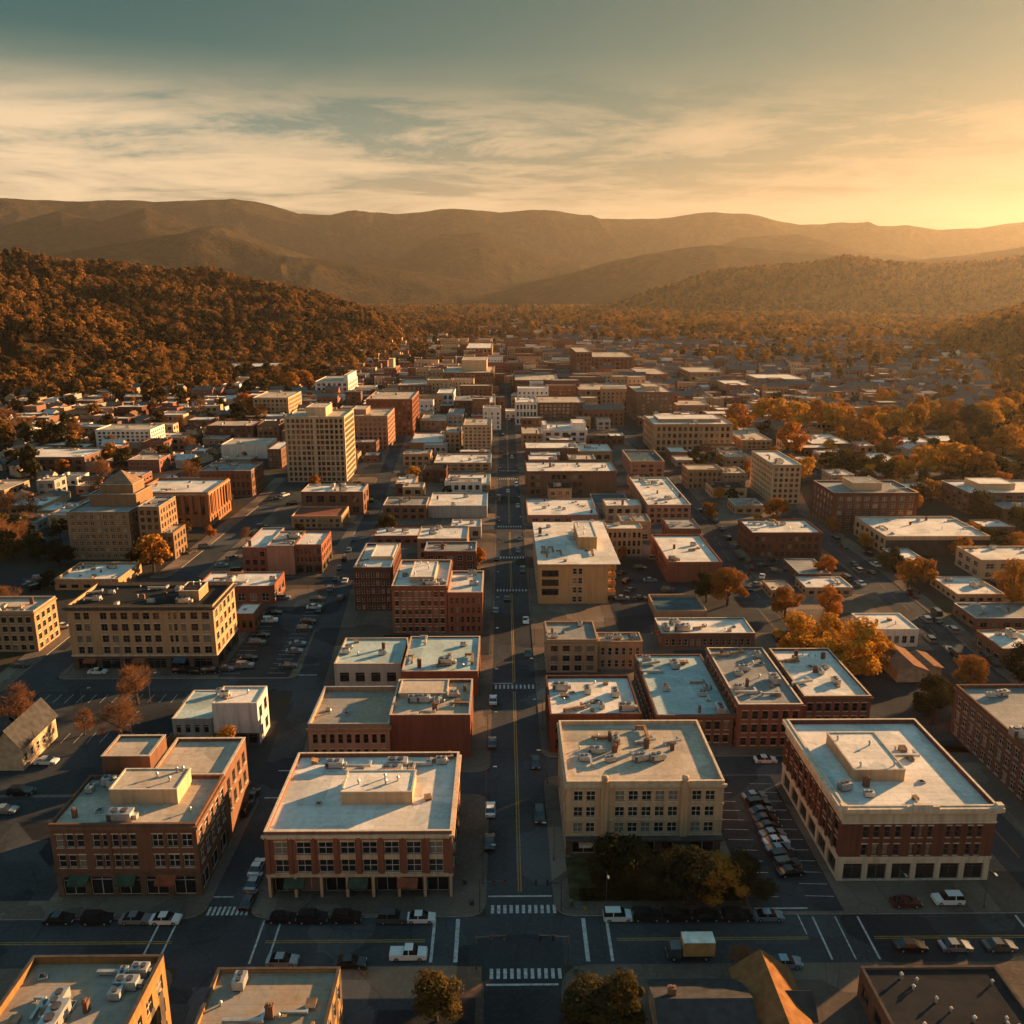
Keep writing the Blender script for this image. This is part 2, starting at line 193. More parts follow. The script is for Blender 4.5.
 ('shop_building', 'low shop with cluttered white roof, topmost of three on the boulevard right side', 141.8, 156.8, 255.7, 273.2, 3.0, 'stone', 'white', 1, 5, {'par': 0.4, 'hv': 5}),
 ('shop_building', 'low shop with plain grey roof, middle of three on the boulevard right side', 135.7, 164.2, 233.4, 246.1, 3.7, 'brown', 'grey', 1, 8, {'par': 0.4, 'hv': 4}),
 ('shop_building', 'low shop with pale roof, nearest of three on the boulevard right side', 129.3, 150.8, 208.6, 221.6, 4.9, 'brown', 'white', 1, 6, {'par': 0.4, 'hv': 5}),
 ('flat_building', 'low warehouse with vents on white roof behind the right yellow trees', 186.6, 210.8, 518.0, 553.7, 5.2, 'brown', 'white', 1, 6, {'par': 0.3, 'hv': 6}),
 ('flat_building', 'low warehouse with plain white roof between the yellow tree clumps', 204.7, 218.5, 452.7, 492.3, 4.3, 'grey', 'white', 1, 4, {'par': 0.3, 'hv': 1}),
 ('flat_building', 'small pale shed in front of the upper right trees', 245.2, 265.0, 529.4, 546.3, 4.1, 'white', 'white', 1, 5, {'par': 0.3, 'hv': 1}),
 ('flat_building', 'small pale shed right of the other pale shed below the right woods', 271.3, 293.8, 534.5, 557.6, 3.8, 'cream', 'white', 1, 5, {'par': 0.3, 'hv': 1}),
 ('flat_building', 'grey-roofed long shed at the right edge above the balcony office', 259.2, 278.8, 462.8, 483.5, 5.0, 'brown', 'grey', 1, 6, {'par': 0.3, 'hv': 4}),
 ('flat_building', 'low brown block with grey roof behind the cubic block', 147.0, 165.4, 528.7, 568.1, 5.6, 'tan', 'tan', 2, 6, {'par': 0.4, 'hv': 4}),
 ('flat_building', 'small two storey block with white roof left of the cubic block roof', 118.9, 140.0, 518.6, 542.6, 5.2, 'brown', 'white', 2, 4, {'par': 0.4, 'hv': 2}),
 ('apartment_tower', 'dark brown slim tower far behind the main street strip-windowed office', 72.3, 88.2, 875.4, 953.8, 35.6, 'brown', 'tan', 8, 4, {'par': 0.5, 'hv': 1}),
 ('office_building', 'brown slab beside the slim far tower with pale top', 99.8, 145.3, 977.6, 1058.2, 23.2, 'brown', 'tan', 5, 9, {'par': 0.5, 'hv': 2}),
 ('brick_building', 'red roofed brown block on the far right of the slim far tower', 135.2, 162.9, 865.6, 933.9, 14.8, 'red', 'tan', 4, 6, {'par': 0.5, 'hv': 1}),
 ('office_building', 'cream block rising behind the wide brown hotel end of main street', -49.1, -14.7, 1169.5, 1282.1, 20.9, 'cream', 'white', 4, 6, {'par': 0.5, 'hv': 1}),
 ('brick_building', 'brown block left of the wide brown hotel', -91.9, -63.9, 764.2, 817.2, 14.8, 'brown', 'tan', 4, 7, {'par': 0.5, 'hv': 2}),
 ('brick_building', 'brick steepled hall with gold lit end on the lower left slope', -125.4, -112.8, 925.9, 963.9, 15.7, 'red', 'tan', 3, 3, {'par': 0.5, 'hv': 0, 'pent': [(0.3, 0.7, 0.3, 0.7, 9)]}),
 ('white_building', 'long white low block below the left woods', -329.1, -262.2, 1017.3, 1074.4, 9.2, 'white', 'white', 2, 12, {'par': 0.4, 'hv': 3}),
 ('stone_building', 'tan five-bay block behind the brown apartment tower on the right', 194.6, 228.0, 912.5, 973.3, 12.4, 'tan', 'tan', 3, 5, {'par': 0.4, 'hv': 1}),
 ('flat_building', 'long white-roofed works hall in the right suburbs', 262.4, 309.4, 892.1, 946.7, 7.1, 'stone', 'white', 2, 9, {'par': 0.4, 'hv': 3}),
 ('flat_building', 'pale long depot roof left of the works hall in the right suburbs', 216.1, 239.2, 838.5, 886.5, 6.7, 'cream', 'white', 2, 6, {'par': 0.4, 'hv': 1}),
]
RIDGES = [(10000, 2000, 1500, [(-35.2, 824), (-28.5, 953), (-26.58, 941), (-24.58, 955), (-21.97, 973), (-20.65, 952), (-18.16, 985), (-16.34, 1024), (-14.64, 982), (-12.44, 890), (-10.66, 865), (-9.14, 920), (-6.39, 905), (-3.91, 950), (-2.05, 941), (-0.18, 901), (1.7, 932), (3.57, 910), (6.07, 846), (9.14, 861), (11.56, 886), (13.05, 902), (15.72, 853), (18.06, 765), (20.31, 766), (23.05, 725), (24.1, 739), (25.69, 693), (27.7, 692), (29.8, 744), (37.48, 723)]), (8000, 1500, 900, [(-35.45, 441), (-28.69, 570), (-25.66, 696), (-23.67, 622), (-21.22, 732), (-18.28, 611), (-15.48, 522), (-10.8, 332), (-7.1, 335), (-3.94, 555), (-1.44, 573), (1.08, 472), (4.87, 336), (11.09, 333), (14.63, 526), (18.11, 535), (21.56, 400), (26.92, 312), (31.2, 420), (37.66, 436)]), (6300, 1150, 800, [(-35.79, 124), (-28.94, 249), (-23.82, 360), (-20.55, 434), (-18.3, 476), (-15.49, 406), (-13.78, 318), (-9.58, 283), (-5.25, 218), (-0.19, 124), (3.43, 185), (6.88, 284), (10.88, 361), (12.99, 379), (15.97, 356), (20.02, 319), (23.25, 271), (26.98, 302), (29.98, 348), (37.62, 390)]), (4300, 750, 600, [(-35.9, 58), (-18.78, -40), (-12.96, -40), (-0.21, -40), (5.59, -40), (9.14, 69), (13.08, 164), (16.64, 185), (18.94, 197), (20.88, 226), (22.84, 198), (25.26, 180), (27.95, 194), (30.08, 208), (37.73, 242)]), (2000, 880, 600, [(-37.63, 143), (-28.92, 149), (-26.98, 149), (-26.01, 136), (-23.43, 133), (-21.3, 125), (-19.09, 122), (-17.67, 120), (-15.09, 102), (-11.53, 74), (-7.85, 35), (-4.75, -40), (1.1, -40), (7.65, -40), (18.88, -40), (24.24, -5), (30.42, 54), (38.1, 82)]), (1500, 450, 400, [(-37.84, 95), (-29.13, 93), (-26.72, 81), (-23.67, 63), (-19.93, 34), (-16.57, -9), (-13.18, -40), (8.98, -40), (20.05, -40), (23.27, -14), (25.87, 15), (27.88, 31), (30.49, 50), (38.17, 72)])]
CARS = [(-69.0, 115.8, 'sedan', 'black', 90, 'parked at the kerb before the dark red corner block'),
 (-63.1, 115.7, 'suv', 'black', 90, 'parked at the kerb before the dark red corner block'),
 (-57.2, 115.7, 'sedan', 'silver', 90, 'parked at the kerb before the dark red corner block'),
 (-52.5, 115.6, 'sedan', 'white', 90, 'parked at the kerb before the dark red corner block'),
 (-34.6, 115.7, 'sedan', 'black', 90, 'parked at the kerb before the white-roofed corner block'),
 (-29.8, 115.6, 'suv', 'black', 90, 'parked at the kerb before the white-roofed corner block'),
 (-24.5, 115.6, 'suv', 'black', 90, 'parked at the kerb before the white-roofed corner block'),
 (-17.3, 115.5, 'suv', 'darkgrey', 90, 'parked at the kerb before the white-roofed corner block'),
 (-13.0, 115.5, 'sedan', 'white', 90, 'parked at the kerb before the white-roofed corner block'),
 (17.7, 115.6, 'suv', 'white', 90, 'parked at the kerb before the beige stone block'),
 (22.1, 115.6, 'suv', 'black', 90, 'parked at the kerb before the beige stone block'),
 (26.7, 115.5, 'suv', 'black', 90, 'parked at the kerb before the beige stone block'),
 (31.4, 115.5, 'sedan', 'black', 90, 'parked at the kerb before the beige stone block'),
 (36.2, 115.4, 'suv', 'black', 90, 'parked at the kerb before the beige stone block'),
 (41.1, 115.4, 'sedan', 'silverblue', 90, 'parked at the kerb before the beige stone block'),
 (63.8, 118.1, 'sedan', 'darkred', 90, 'parked at the kerb before the stone-corniced block'),
 (70.8, 118.7, 'suv', 'white', -90, 'parked at the kerb before the stone-corniced block'),
 (-14.1, 107.9, 'pickup', 'white', 90, 'driving toward the crossroads'),
 (-32.3, 106.8, 'sedan', 'silver', 90, 'by the near kerb behind the low patched-roof block'),
 (-22.4, 106.3, 'sedan', 'black', 90, 'by the near kerb behind the low patched-roof block'),
 (60.3, 108.8, 'sedan', 'black', 90, 'waiting in the cross street before the dark shed'),
 (67.0, 108.7, 'sedan', 'silver', 90, 'waiting in the cross street before the dark shed'),
 (73.6, 108.7, 'sedan', 'darkgrey', 90, 'waiting in the cross street before the dark shed'),
 (40.7, 105.6, 'sedan', 'silverblue', 90, 'beside the crosswalk near the sunlit gable'),
 (37.3, 105.5, 'suv', 'black', 90, 'beside the crosswalk near the sunlit gable'),
 (48.1, 148.3, 'sedan', 'silver', 80, 'in the alley beside the stone block'),
 (48.1, 145.8, 'suv', 'black', 80, 'in the alley beside the stone block'),
 (48.1, 143.3, 'sedan', 'darkgrey', 80, 'in the alley beside the stone block'),
 (48.0, 140.9, 'sedan', 'darkred', 80, 'in the alley beside the stone block'),
 (48.0, 138.6, 'sedan', 'black', 80, 'in the alley beside the stone block'),
 (48.0, 136.3, 'sedan', 'silver', 80, 'in the alley beside the stone block'),
 (48.0, 134.1, 'sedan', 'white', 80, 'in the alley beside the stone block'),
 (47.9, 131.9, 'sedan', 'silverblue', 80, 'in the alley beside the stone block'),
 (47.9, 129.9, 'suv', 'black', 80, 'in the alley beside the stone block'),
 (47.9, 127.8, 'suv', 'darkgrey', 80, 'in the alley beside the stone block'),
 (47.9, 125.8, 'sedan', 'black', 80, 'in the alley beside the stone block'),
 (54.2, 161.8, 'sedan', 'white', 90, 'driving the street behind the beige stone block'),
 (-2.6, 144.5, 'sedan', 'white', 0, 'on the left kerb of main street'),
 (-2.6, 134.5, 'sedan', 'black', 0, 'on the left kerb of main street'),
 (-2.6, 169.4, 'sedan', 'darkgrey', 0, 'on the left kerb of main street'),
 (-2.6, 189.6, 'sedan', 'white', 0, 'on the left kerb of main street'),
 (-2.5, 249.4, 'sedan', 'silver', 0, 'on the left kerb of main street'),
 (-2.4, 302.1, 'sedan', 'black', 0, 'on the left kerb of main street'),
 (-2.4, 358.9, 'sedan', 'darkred', 0, 'on the left kerb of main street'),
 (-2.3, 399.5, 'suv', 'silver', 0, 'on the left kerb of main street'),
 (6.5, 142.5, 'suv', 'black', 180, 'on the right kerb of main street'),
 (6.5, 161.1, 'sedan', 'black', 180, 'on the right kerb of main street'),
 (6.5, 217.0, 'sedan', 'black', 180, 'on the right kerb of main street'),
 (6.5, 241.0, 'sedan', 'white', 180, 'on the right kerb of main street'),
 (6.5, 288.1, 'suv', 'black', 180, 'on the right kerb of main street'),
 (6.5, 328.2, 'sedan', 'darkgrey', 180, 'on the right kerb of main street'),
 (6.5, 381.8, 'sedan', 'silver', 180, 'on the right kerb of main street'),
 (6.5, 425.4, 'suv', 'white', 180, 'on the right kerb of main street'),
 (1.0, 259.9, 'sedan', 'black', 0, 'driving along the main street'),
 (5.4, 312.0, 'sedan', 'darkgrey', 180, 'driving along the main street'),
 (2.2, 412.0, 'sedan', 'white', 0, 'driving along the main street'),
 (5.0, 500.4, 'sedan', 'silver', 180, 'driving along the main street'),
 (-0.2, 579.7, 'suv', 'black', 0, 'driving along the main street'),
 (4.3, 654.1, 'sedan', 'white', 180, 'driving along the main street'),
 (-51.3, 152.1, 'suv', 'silver', 3, 'parked along the side street by the red corner block'),
 (-48.5, 149.6, 'sedan', 'black', 3, 'parked along the side street by the red corner block'),
 (-48.5, 145.0, 'suv', 'black', 3, 'parked along the side street by the red corner block'),
 (-41.3, 124.2, 'sedan', 'silver', 3, 'parked along the side street by the red corner block'),
 (-41.8, 128.0, 'sedan', 'white', 3, 'parked along the side street by the red corner block'),
 (-40.9, 119.8, 'sedan', 'black', 3, 'parked along the side street by the red corner block'),
 (-103.7, 206.2, 'sedan', 'white', 90, 'in the open lot before the tan hotel'),
 (-82.2, 206.6, 'suv', 'black', 90, 'in the open lot before the tan hotel'),
 (-78.4, 205.9, 'sedan', 'black', 90, 'in the open lot before the tan hotel'),
 (-75.0, 206.5, 'suv', 'black', 90, 'in the open lot before the tan hotel'),
 (-71.8, 207.7, 'sedan', 'darkgrey', 90, 'in the open lot before the tan hotel'),
 (-94.6, 162.5, 'sedan', 'white', 90, 'in the open lot before the tan hotel'),
 (-93.7, 151.1, 'suv', 'black', 90, 'in the open lot before the tan hotel'),
 (-93.6, 145.1, 'sedan', 'silver', 90, 'in the open lot before the tan hotel'),
 (-125.9, 210.7, 'sedan', 'darkgrey', 90, 'in the open lot before the tan hotel'),
 (-127.7, 237.7, 'sedan', 'white', 90, 'in the open lot before the tan hotel'),
 (-67.2, 209.5, 'suv', 'silver', 85, 'in the hotel lot inner row'),
 (-67.5, 214.3, 'sedan', 'black', 85, 'in the hotel lot inner row'),
 (-68.0, 224.4, 'suv', 'darkgrey', 85, 'in the hotel lot inner row'),
 (-68.3, 229.9, 'sedan', 'black', 85, 'in the hotel lot inner row'),
 (-69.0, 241.5, 'suv', 'white', 85, 'in the hotel lot inner row'),
 (-69.3, 247.7, 'sedan', 'black', 85, 'in the hotel lot inner row'),
 (-70.0, 261.0, 'suv', 'silver', 85, 'in the hotel lot inner row'),
 (-56.0, 209.4, 'sedan', 'darkgrey', 85, 'in the hotel lot street row'),
 (-56.5, 218.9, 'sedan', 'silver', 85, 'in the hotel lot street row'),
 (-56.8, 223.9, 'sedan', 'silverblue', 85, 'in the hotel lot street row'),
 (-57.3, 234.7, 'suv', 'darkgrey', 85, 'in the hotel lot street row'),
 (-57.6, 240.4, 'sedan', 'darkred', 85, 'in the hotel lot street row'),
 (-58.3, 252.7, 'sedan', 'white', 85, 'in the hotel lot street row'),
 (-58.6, 259.3, 'suv', 'darkgrey', 85, 'in the hotel lot street row'),
 (40.7, 284.5, 'sedan', 'black', 40, 'in the yard behind the overhanging-roof block'),
 (41.3, 276.0, 'suv', 'darkred', 40, 'in the yard behind the overhanging-roof block'),
 (41.0, 267.1, 'sedan', 'darkgrey', 40, 'in the yard behind the overhanging-roof block'),
 (47.8, 289.9, 'suv', 'black', 90, 'in the yard behind the overhanging-roof block'),
 (49.2, 277.0, 'sedan', 'silverblue', 90, 'in the yard behind the overhanging-roof block'),
 (55.0, 301.5, 'suv', 'silver', 90, 'in the yard behind the overhanging-roof block'),
 (43.1, 259.5, 'sedan', 'black', 90, 'in the yard behind the overhanging-roof block'),
 (53.4, 267.0, 'suv', 'darkgrey', 90, 'in the yard behind the overhanging-roof block'),
 (37.4, 259.6, 'sedan', 'silver', 90, 'in the yard behind the overhanging-roof block'),
 (82.0, 284.1, 'sedan', 'darkgrey', 90, 'in the yard before the long-windowed dark red block'),
 (87.0, 289.6, 'suv', 'darkred', 20, 'in the yard before the long-windowed dark red block'),
 (92.2, 292.9, 'sedan', 'black', 90, 'in the yard before the long-windowed dark red block'),
 (88.0, 280.8, 'sedan', 'white', 20, 'in the yard before the long-windowed dark red block'),
 (94.4, 286.1, 'suv', 'darkgrey', 90, 'in the yard before the long-windowed dark red block'),
 (98.9, 289.4, 'sedan', 'black', 20, 'in the yard before the long-windowed dark red block'),
 (83.9, 272.6, 'sedan', 'silver', 90, 'in the yard before the long-windowed dark red block'),
 (88.1, 298.8, 'suv', 'darkgrey', 20, 'in the yard before the long-windowed dark red block'),
 (96.8, 298.7, 'sedan', 'black', 90, 'in the yard before the long-windowed dark red block'),
 (124.6, 294.9, 'sedan', 'darkgrey', -8, 'along the right-hand boulevard'),
 (123.3, 287.0, 'suv', 'silver', -8, 'along the right-hand boulevard'),
 (126.9, 284.7, 'sedan', 'black', -8, 'along the right-hand boulevard'),
 (115.8, 278.4, 'van', 'darkgrey', -8, 'along the right-hand boulevard'),
 (118.5, 273.2, 'sedan', 'white', -8, 'along the right-hand boulevard'),
 (132.1, 264.2, 'suv', 'black', -8, 'along the right-hand boulevard'),
 (130.5, 261.4, 'sedan', 'darkred', -8, 'along the right-hand boulevard'),
 (130.5, 245.5, 'van', 'darkgrey', 5, 'along the right-hand boulevard'),
 (128.0, 239.8, 'sedan', 'black', 5, 'along the right-hand boulevard'),
 (128.6, 232.1, 'suv', 'silverblue', 5, 'along the right-hand boulevard'),
 (120.7, 218.6, 'sedan', 'silver', 5, 'along the right-hand boulevard'),
 (120.9, 215.2, 'van', 'black', 5, 'along the right-hand boulevard'),
 (119.4, 210.1, 'sedan', 'darkgrey', 5, 'along the right-hand boulevard'),
 (119.1, 225.5, 'suv', 'silver', 5, 'along the right-hand boulevard'),
 (127.9, 209.4, 'sedan', 'black', 5, 'along the right-hand boulevard'),
 (127.5, 212.6, 'van', 'darkgrey', 5, 'along the right-hand boulevard'),
 (132.0, 293.7, 'sedan', 'white', -8, 'along the right-hand boulevard'),
 (134.4, 305.7, 'suv', 'black', -8, 'along the right-hand boulevard'),
 (129.1, 316.0, 'sedan', 'darkred', -8, 'along the right-hand boulevard'),
 (129.6, 325.5, 'van', 'darkgrey', -8, 'along the right-hand boulevard'),
 (130.6, 221.9, 'sedan', 'black', 5, 'along the right-hand boulevard'),
 (125.1, 240.7, 'suv', 'silverblue', 5, 'along the right-hand boulevard'),
 (88.0, 316.4, 'sedan', 'black', 2, 'along the second street by the dark red block'),
 (88.1, 327.3, 'suv', 'black', 2, 'along the second street by the dark red block'),
 (89.3, 342.0, 'sedan', 'black', 2, 'along the second street by the dark red block'),
 (86.2, 301.2, 'suv', 'black', 2, 'along the second street by the dark red block'),
 (80.2, 268.6, 'sedan', 'black', 2, 'along the second street by the dark red block'),
 (86.8, 371.8, 'suv', 'black', 2, 'along the second street by the dark red block'),
 (89.9, 354.7, 'sedan', 'black', 2, 'along the second street by the dark red block'),
 (78.0, 219.7, 'suv', 'black', 2, 'along the second street by the dark red block'),
 (77.7, 210.5, 'sedan', 'black', 2, 'along the second street by the dark red block'),
 (76.6, 226.7, 'suv', 'black', 2, 'along the second street by the dark red block'),
 (-56.7, 280.1, 'sedan', 'black', -3, 'along the bending side street'),
 (-56.8, 270.0, 'suv', 'silver', -3, 'along the bending side street'),
 (-57.6, 292.1, 'sedan', 'darkgrey', -3, 'along the bending side street'),
 (-57.7, 302.7, 'suv', 'black', -3, 'along the bending side street'),
 (-58.1, 313.9, 'sedan', 'silver', -3, 'along the bending side street'),
 (-58.3, 328.8, 'suv', 'silverblue', -3, 'along the bending side street'),
 (-56.3, 249.9, 'sedan', 'black', -3, 'along the bending side street'),
 (-51.8, 260.5, 'suv', 'darkgrey', -3, 'along the bending side street'),
 (-59.1, 368.0, 'sedan', 'darkred', -3, 'along the bending side street'),
 (-60.9, 392.1, 'suv', 'black', -3, 'along the bending side street'),
 (-53.3, 278.0, 'sedan', 'white', -3, 'along the bending side street'),
 (-99.8, 294.8, 'sedan', 'silverblue', 80, 'in the lots beside the wide left boulevard'),
 (-98.7, 303.1, 'suv', 'silver', 30, 'in the lots beside the wide left boulevard'),
 (-92.1, 288.0, 'van', 'black', 80, 'in the lots beside the wide left boulevard'),
 (-116.3, 311.9, 'sedan', 'darkgrey', 30, 'in the lots beside the wide left boulevard'),
 (-113.6, 318.4, 'suv', 'silver', 80, 'in the lots beside the wide left boulevard'),
 (-199.7, 382.0, 'van', 'black', 30, 'in the lots beside the wide left boulevard'),
 (-191.7, 374.6, 'sedan', 'darkgrey', 80, 'in the lots beside the wide left boulevard'),
 (-192.4, 385.7, 'suv', 'white', 30, 'in the lots beside the wide left boulevard'),
 (-183.6, 378.2, 'van', 'black', 80, 'in the lots beside the wide left boulevard'),
 (-197.8, 369.4, 'sedan', 'darkred', 30, 'in the lots beside the wide left boulevard'),
 (-186.7, 360.8, 'suv', 'darkgrey', 80, 'in the lots beside the wide left boulevard'),
 (-180.6, 364.1, 'van', 'black', 30, 'in the lots beside the wide left boulevard'),
 (-185.9, 391.4, 'sedan', 'silverblue', 80, 'in the lots beside the wide left boulevard'),
 (-177.1, 383.6, 'suv', 'silver', 30, 'in the lots beside the wide left boulevard'),
 (-176.7, 347.8, 'van', 'black', 80, 'in the lots beside the wide left boulevard'),
 (-157.6, 276.0, 'sedan', 'darkgrey', 30, 'in the lots beside the wide left boulevard'),
 (-156.9, 281.1, 'suv', 'silver', 80, 'in the lots beside the wide left boulevard'),
 (-153.0, 271.0, 'van', 'black', 30, 'in the lots beside the wide left boulevard'),
 (-105.9, 396.5, 'sedan', 'darkgrey', 80, 'in the lots beside the wide left boulevard'),
 (-104.1, 404.6, 'suv', 'white', 30, 'in the lots beside the wide left boulevard'),
 (-96.6, 386.6, 'van', 'black', 80, 'in the lots beside the wide left boulevard'),
 (-84.4, 358.1, 'sedan', 'darkred', 30, 'in the lots beside the wide left boulevard'),
 (-99.6, 347.0, 'suv', 'darkgrey', 80, 'in the lots beside the wide left boulevard'),
 (-99.6, 336.4, 'van', 'black', 30, 'in the lots beside the wide left boulevard'),
 (-89.2, 370.1, 'sedan', 'silverblue', 80, 'in the lots beside the wide left boulevard')]
TREES = [(-86.7, 189.4, 10.7, 'bare', 'rusty bare-twigged tree nearer the tan hotel in the open lot'),
 (-83.1, 171.9, 10.4, 'bare', 'rusty bare-twigged tree in front of the other one in the open lot'),
 (-109.9, 179.8, 9.8, 'bare', 'brown bare-twigged tree by the left edge behind the gabled house'),
 (-92.4, 174.6, 6.3, 'bare', 'little rusty tree in the dark lot right of the gabled house'),
 (-57.8, 163.0, 8.2, 'amber', 'golden brown tree below the white box shop'),
 (-62.2, 163.0, 6.0, 'bare', 'thin dark bushy tree left of the golden brown one below the white box'),
 (-68.5, 165.1, 5.6, 'bare', 'thin dark bushy tree under the shade-teal annex'),
 (34.0, 118.6, 9.2, 'amber', 'amber-tipped tree on the lawn before the beige stone block'),
 (38.2, 118.6, 9.5, 'dark', 'dark olive tree right of the amber-tipped one by the alley mouth'),
 (29.4, 119.1, 10.1, 'dark', 'dark olive tree in the middle of the lawn before the stone block'),
 (18.1, 122.4, 11.2, 'dark', 'dark narrow tree near the left corner of the stone block lawn'),
 (22.1, 121.8, 8.9, 'dark', 'dark low tree second from left on the stone block lawn'),
 (26.1, 121.6, 8.4, 'dark', 'dark low tree third from left on the stone block lawn'),
 (-9.1, 96.2, 8.0, 'olive', 'olive and amber tree on the near left corner of the crossroads'),
 (14.7, 94.1, 9.1, 'olive', 'big amber-lit tree on the near right corner of the crossroads'),
 (10.9, 93.9, 8.7, 'dark', 'dark tree left of the big amber-lit corner tree'),
 (34.0, 103.1, 5.7, 'bare', 'sunlit rusty shrub-like tree behind the box truck'),
 (97.6, 178.7, 12.3, 'dark', 'dark green tree left of the dark brick block at right edge'),
 (113.8, 194.8, 9.5, 'amber', 'round golden tree above the dark brick block at right edge'),
 (76.8, 208.0, 16.0, 'gold', 'leftmost of the big golden trees behind the ivory-roofed block'),
 (84.9, 211.7, 13.5, 'gold', 'middle one of the big golden trees behind the ivory-roofed block'),
 (87.0, 200.8, 17.1, 'gold', 'rightmost and largest of the golden trees behind the ivory-roofed block'),
 (95.5, 207.8, 11.1, 'gold', 'small golden tree at the right of the big golden trees'),
 (63.4, 256.6, 10.9, 'olive', 'olive tree left in the pair beside the slatted store'),
 (69.3, 253.9, 13.0, 'amber', 'amber round tree right in the pair beside the slatted store'),
 (84.1, 243.5, 10.7, 'amber', 'rusty amber tree left of the low cream-roofed store'),
 (96.4, 241.8, 10.7, 'orange', 'orange tree before the tan low store with bright roof'),
 (109.5, 281.6, 8.6, 'orange', 'small orange tree behind the tan low store'),
 (133.1, 270.1, 10.3, 'amber', 'amber tree left one of two at the market hall front'),
 (138.6, 272.0, 10.4, 'amber', 'amber tree right one of two at the market hall front'),
 (134.4, 286.8, 9.4, 'dark', 'dark narrow tree at the market hall corner'),
 (155.2, 249.5, 16.1, 'amber', 'golden tree at the right edge between the low shops'),
 (126.1, 194.7, 12.1, 'dark', 'dark tree at right edge beside the lowest boulevard shop'),
 (-121.7, 289.4, 14.4, 'amber', 'amber tree at the foot of the stepped office tower'),
 (-130.0, 296.3, 8.9, 'dark', 'dark small tree left of the amber tree at the stepped tower'),
 (-46.5, 337.4, 9.1, 'olive', 'dim olive tree by the bending side street'),
 (-45.5, 428.2, 10.2, 'gold', 'yellow street tree beside the dark red brick shop'),
 (-68.5, 396.1, 9.6, 'olive', 'olive tree right of the tower front block'),
 (87.3, 356.4, 8.7, 'amber', 'amber small tree at the bend of the second street'),
 (115.7, 356.1, 11.3, 'amber', 'amber tree at the foot of the pale cubic block'),
 (108.4, 469.9, 13.4, 'olive', 'olive tree in front of the long beige courthouse'),
 (161.1, 590.8, 27.4, 'orange', 'orange tall tree right of the courthouse end'),
 (172.3, 508.3, 21.5, 'orange', 'orange tree behind the pale cubic block roof'),
 (188.2, 627.1, 29.0, 'gold', None),
 (199.1, 622.2, 33.0, 'gold', None),
 (203.1, 594.7, 33.0, 'gold', None),
 (221.3, 617.2, 21.5, 'amber', None),
 (225.9, 594.5, 23.5, 'gold', None),
 (237.5, 603.2, 21.0, 'amber', None),
 (252.2, 594.2, 19.4, 'amber', None),
 (251.6, 573.0, 17.4, 'gold', None),
 (264.7, 577.0, 20.2, 'gold', None),
 (280.7, 585.3, 21.8, 'gold', None),
 (298.6, 602.6, 26.6, 'gold', None),
 (313.3, 602.5, 23.8, 'amber', None),
 (319.2, 593.5, 20.7, 'dark', None),
 (337.8, 602.2, 25.2, 'gold', None),
 (363.5, 625.3, 29.0, 'gold', None),
 (388.8, 650.2, 33.0, 'amber', None),
 (291.2, 523.8, 18.5, 'dark', None),
 (298.4, 507.0, 20.3, 'gold', None),
 (220.6, 442.4, 19.0, 'gold', None),
 (228.1, 437.4, 20.9, 'gold', None),
 (239.4, 442.2, 19.0, 'amber', None),
 (243.1, 432.4, 16.6, 'amber', None),
 (173.3, 450.5, 14.0, 'olive', None),
 (182.2, 453.0, 15.1, 'olive', None),
 (188.2, 447.8, 15.0, 'olive', None),
 (196.6, 442.6, 13.8, 'olive', None),
 (205.5, 445.0, 12.8, 'amber', None),
 (223.7, 524.5, 20.9, 'amber', None),
 (183.1, 315.4, 8.7, 'dark', None),
 (180.4, 300.3, 9.1, 'dark', None),
 (188.6, 305.1, 10.0, 'amber', None),
 (188.8, 315.4, 7.9, 'dark', None),
 (210.3, 340.8, 10.9, 'olive', None),
 (-188.6, 397.3, 12.4, 'bare', None),
 (-174.1, 330.0, 8.9, 'dark', None),
 (-189.8, 330.1, 10.5, 'dark', None),
 (-168.5, 303.8, 9.1, 'dark', None),
 (-184.6, 310.1, 11.5, 'bare', None),
 (-211.4, 361.0, 13.1, 'bare', None),
 (-193.6, 344.9, 8.4, 'bare', None),
 (-206.4, 467.5, 13.2, 'dark', None),
 (-275.5, 536.5, 16.2, 'dark', None),
 (-296.0, 540.3, 17.6, 'dark', None),
 (-324.3, 566.8, 22.3, 'bare', None),
 (-280.4, 566.4, 13.2, 'bare', None),
 (-223.6, 599.0, 12.5, 'bare', None),
 (-229.2, 656.4, 16.6, 'bare', None),
 (-203.0, 683.4, 18.8, 'orange', None),
 (-203.4, 834.4, 22.7, 'amber', None),
 (-194.8, 860.1, 25.3, 'amber', None),
 (-193.2, 490.2, 10.4, 'dark', None),
 (-189.9, 521.9, 11.0, 'bare', None),
 (-266.4, 468.1, 12.2, 'dark', None),
 (-163.7, 360.5, 7.9, 'bare', None),
 (-148.4, 270.9, 6.9, 'dark', None),
 (-151.4, 252.6, 8.4, 'bare', None),
 (-141.2, 228.9, 7.2, 'dark', None)]

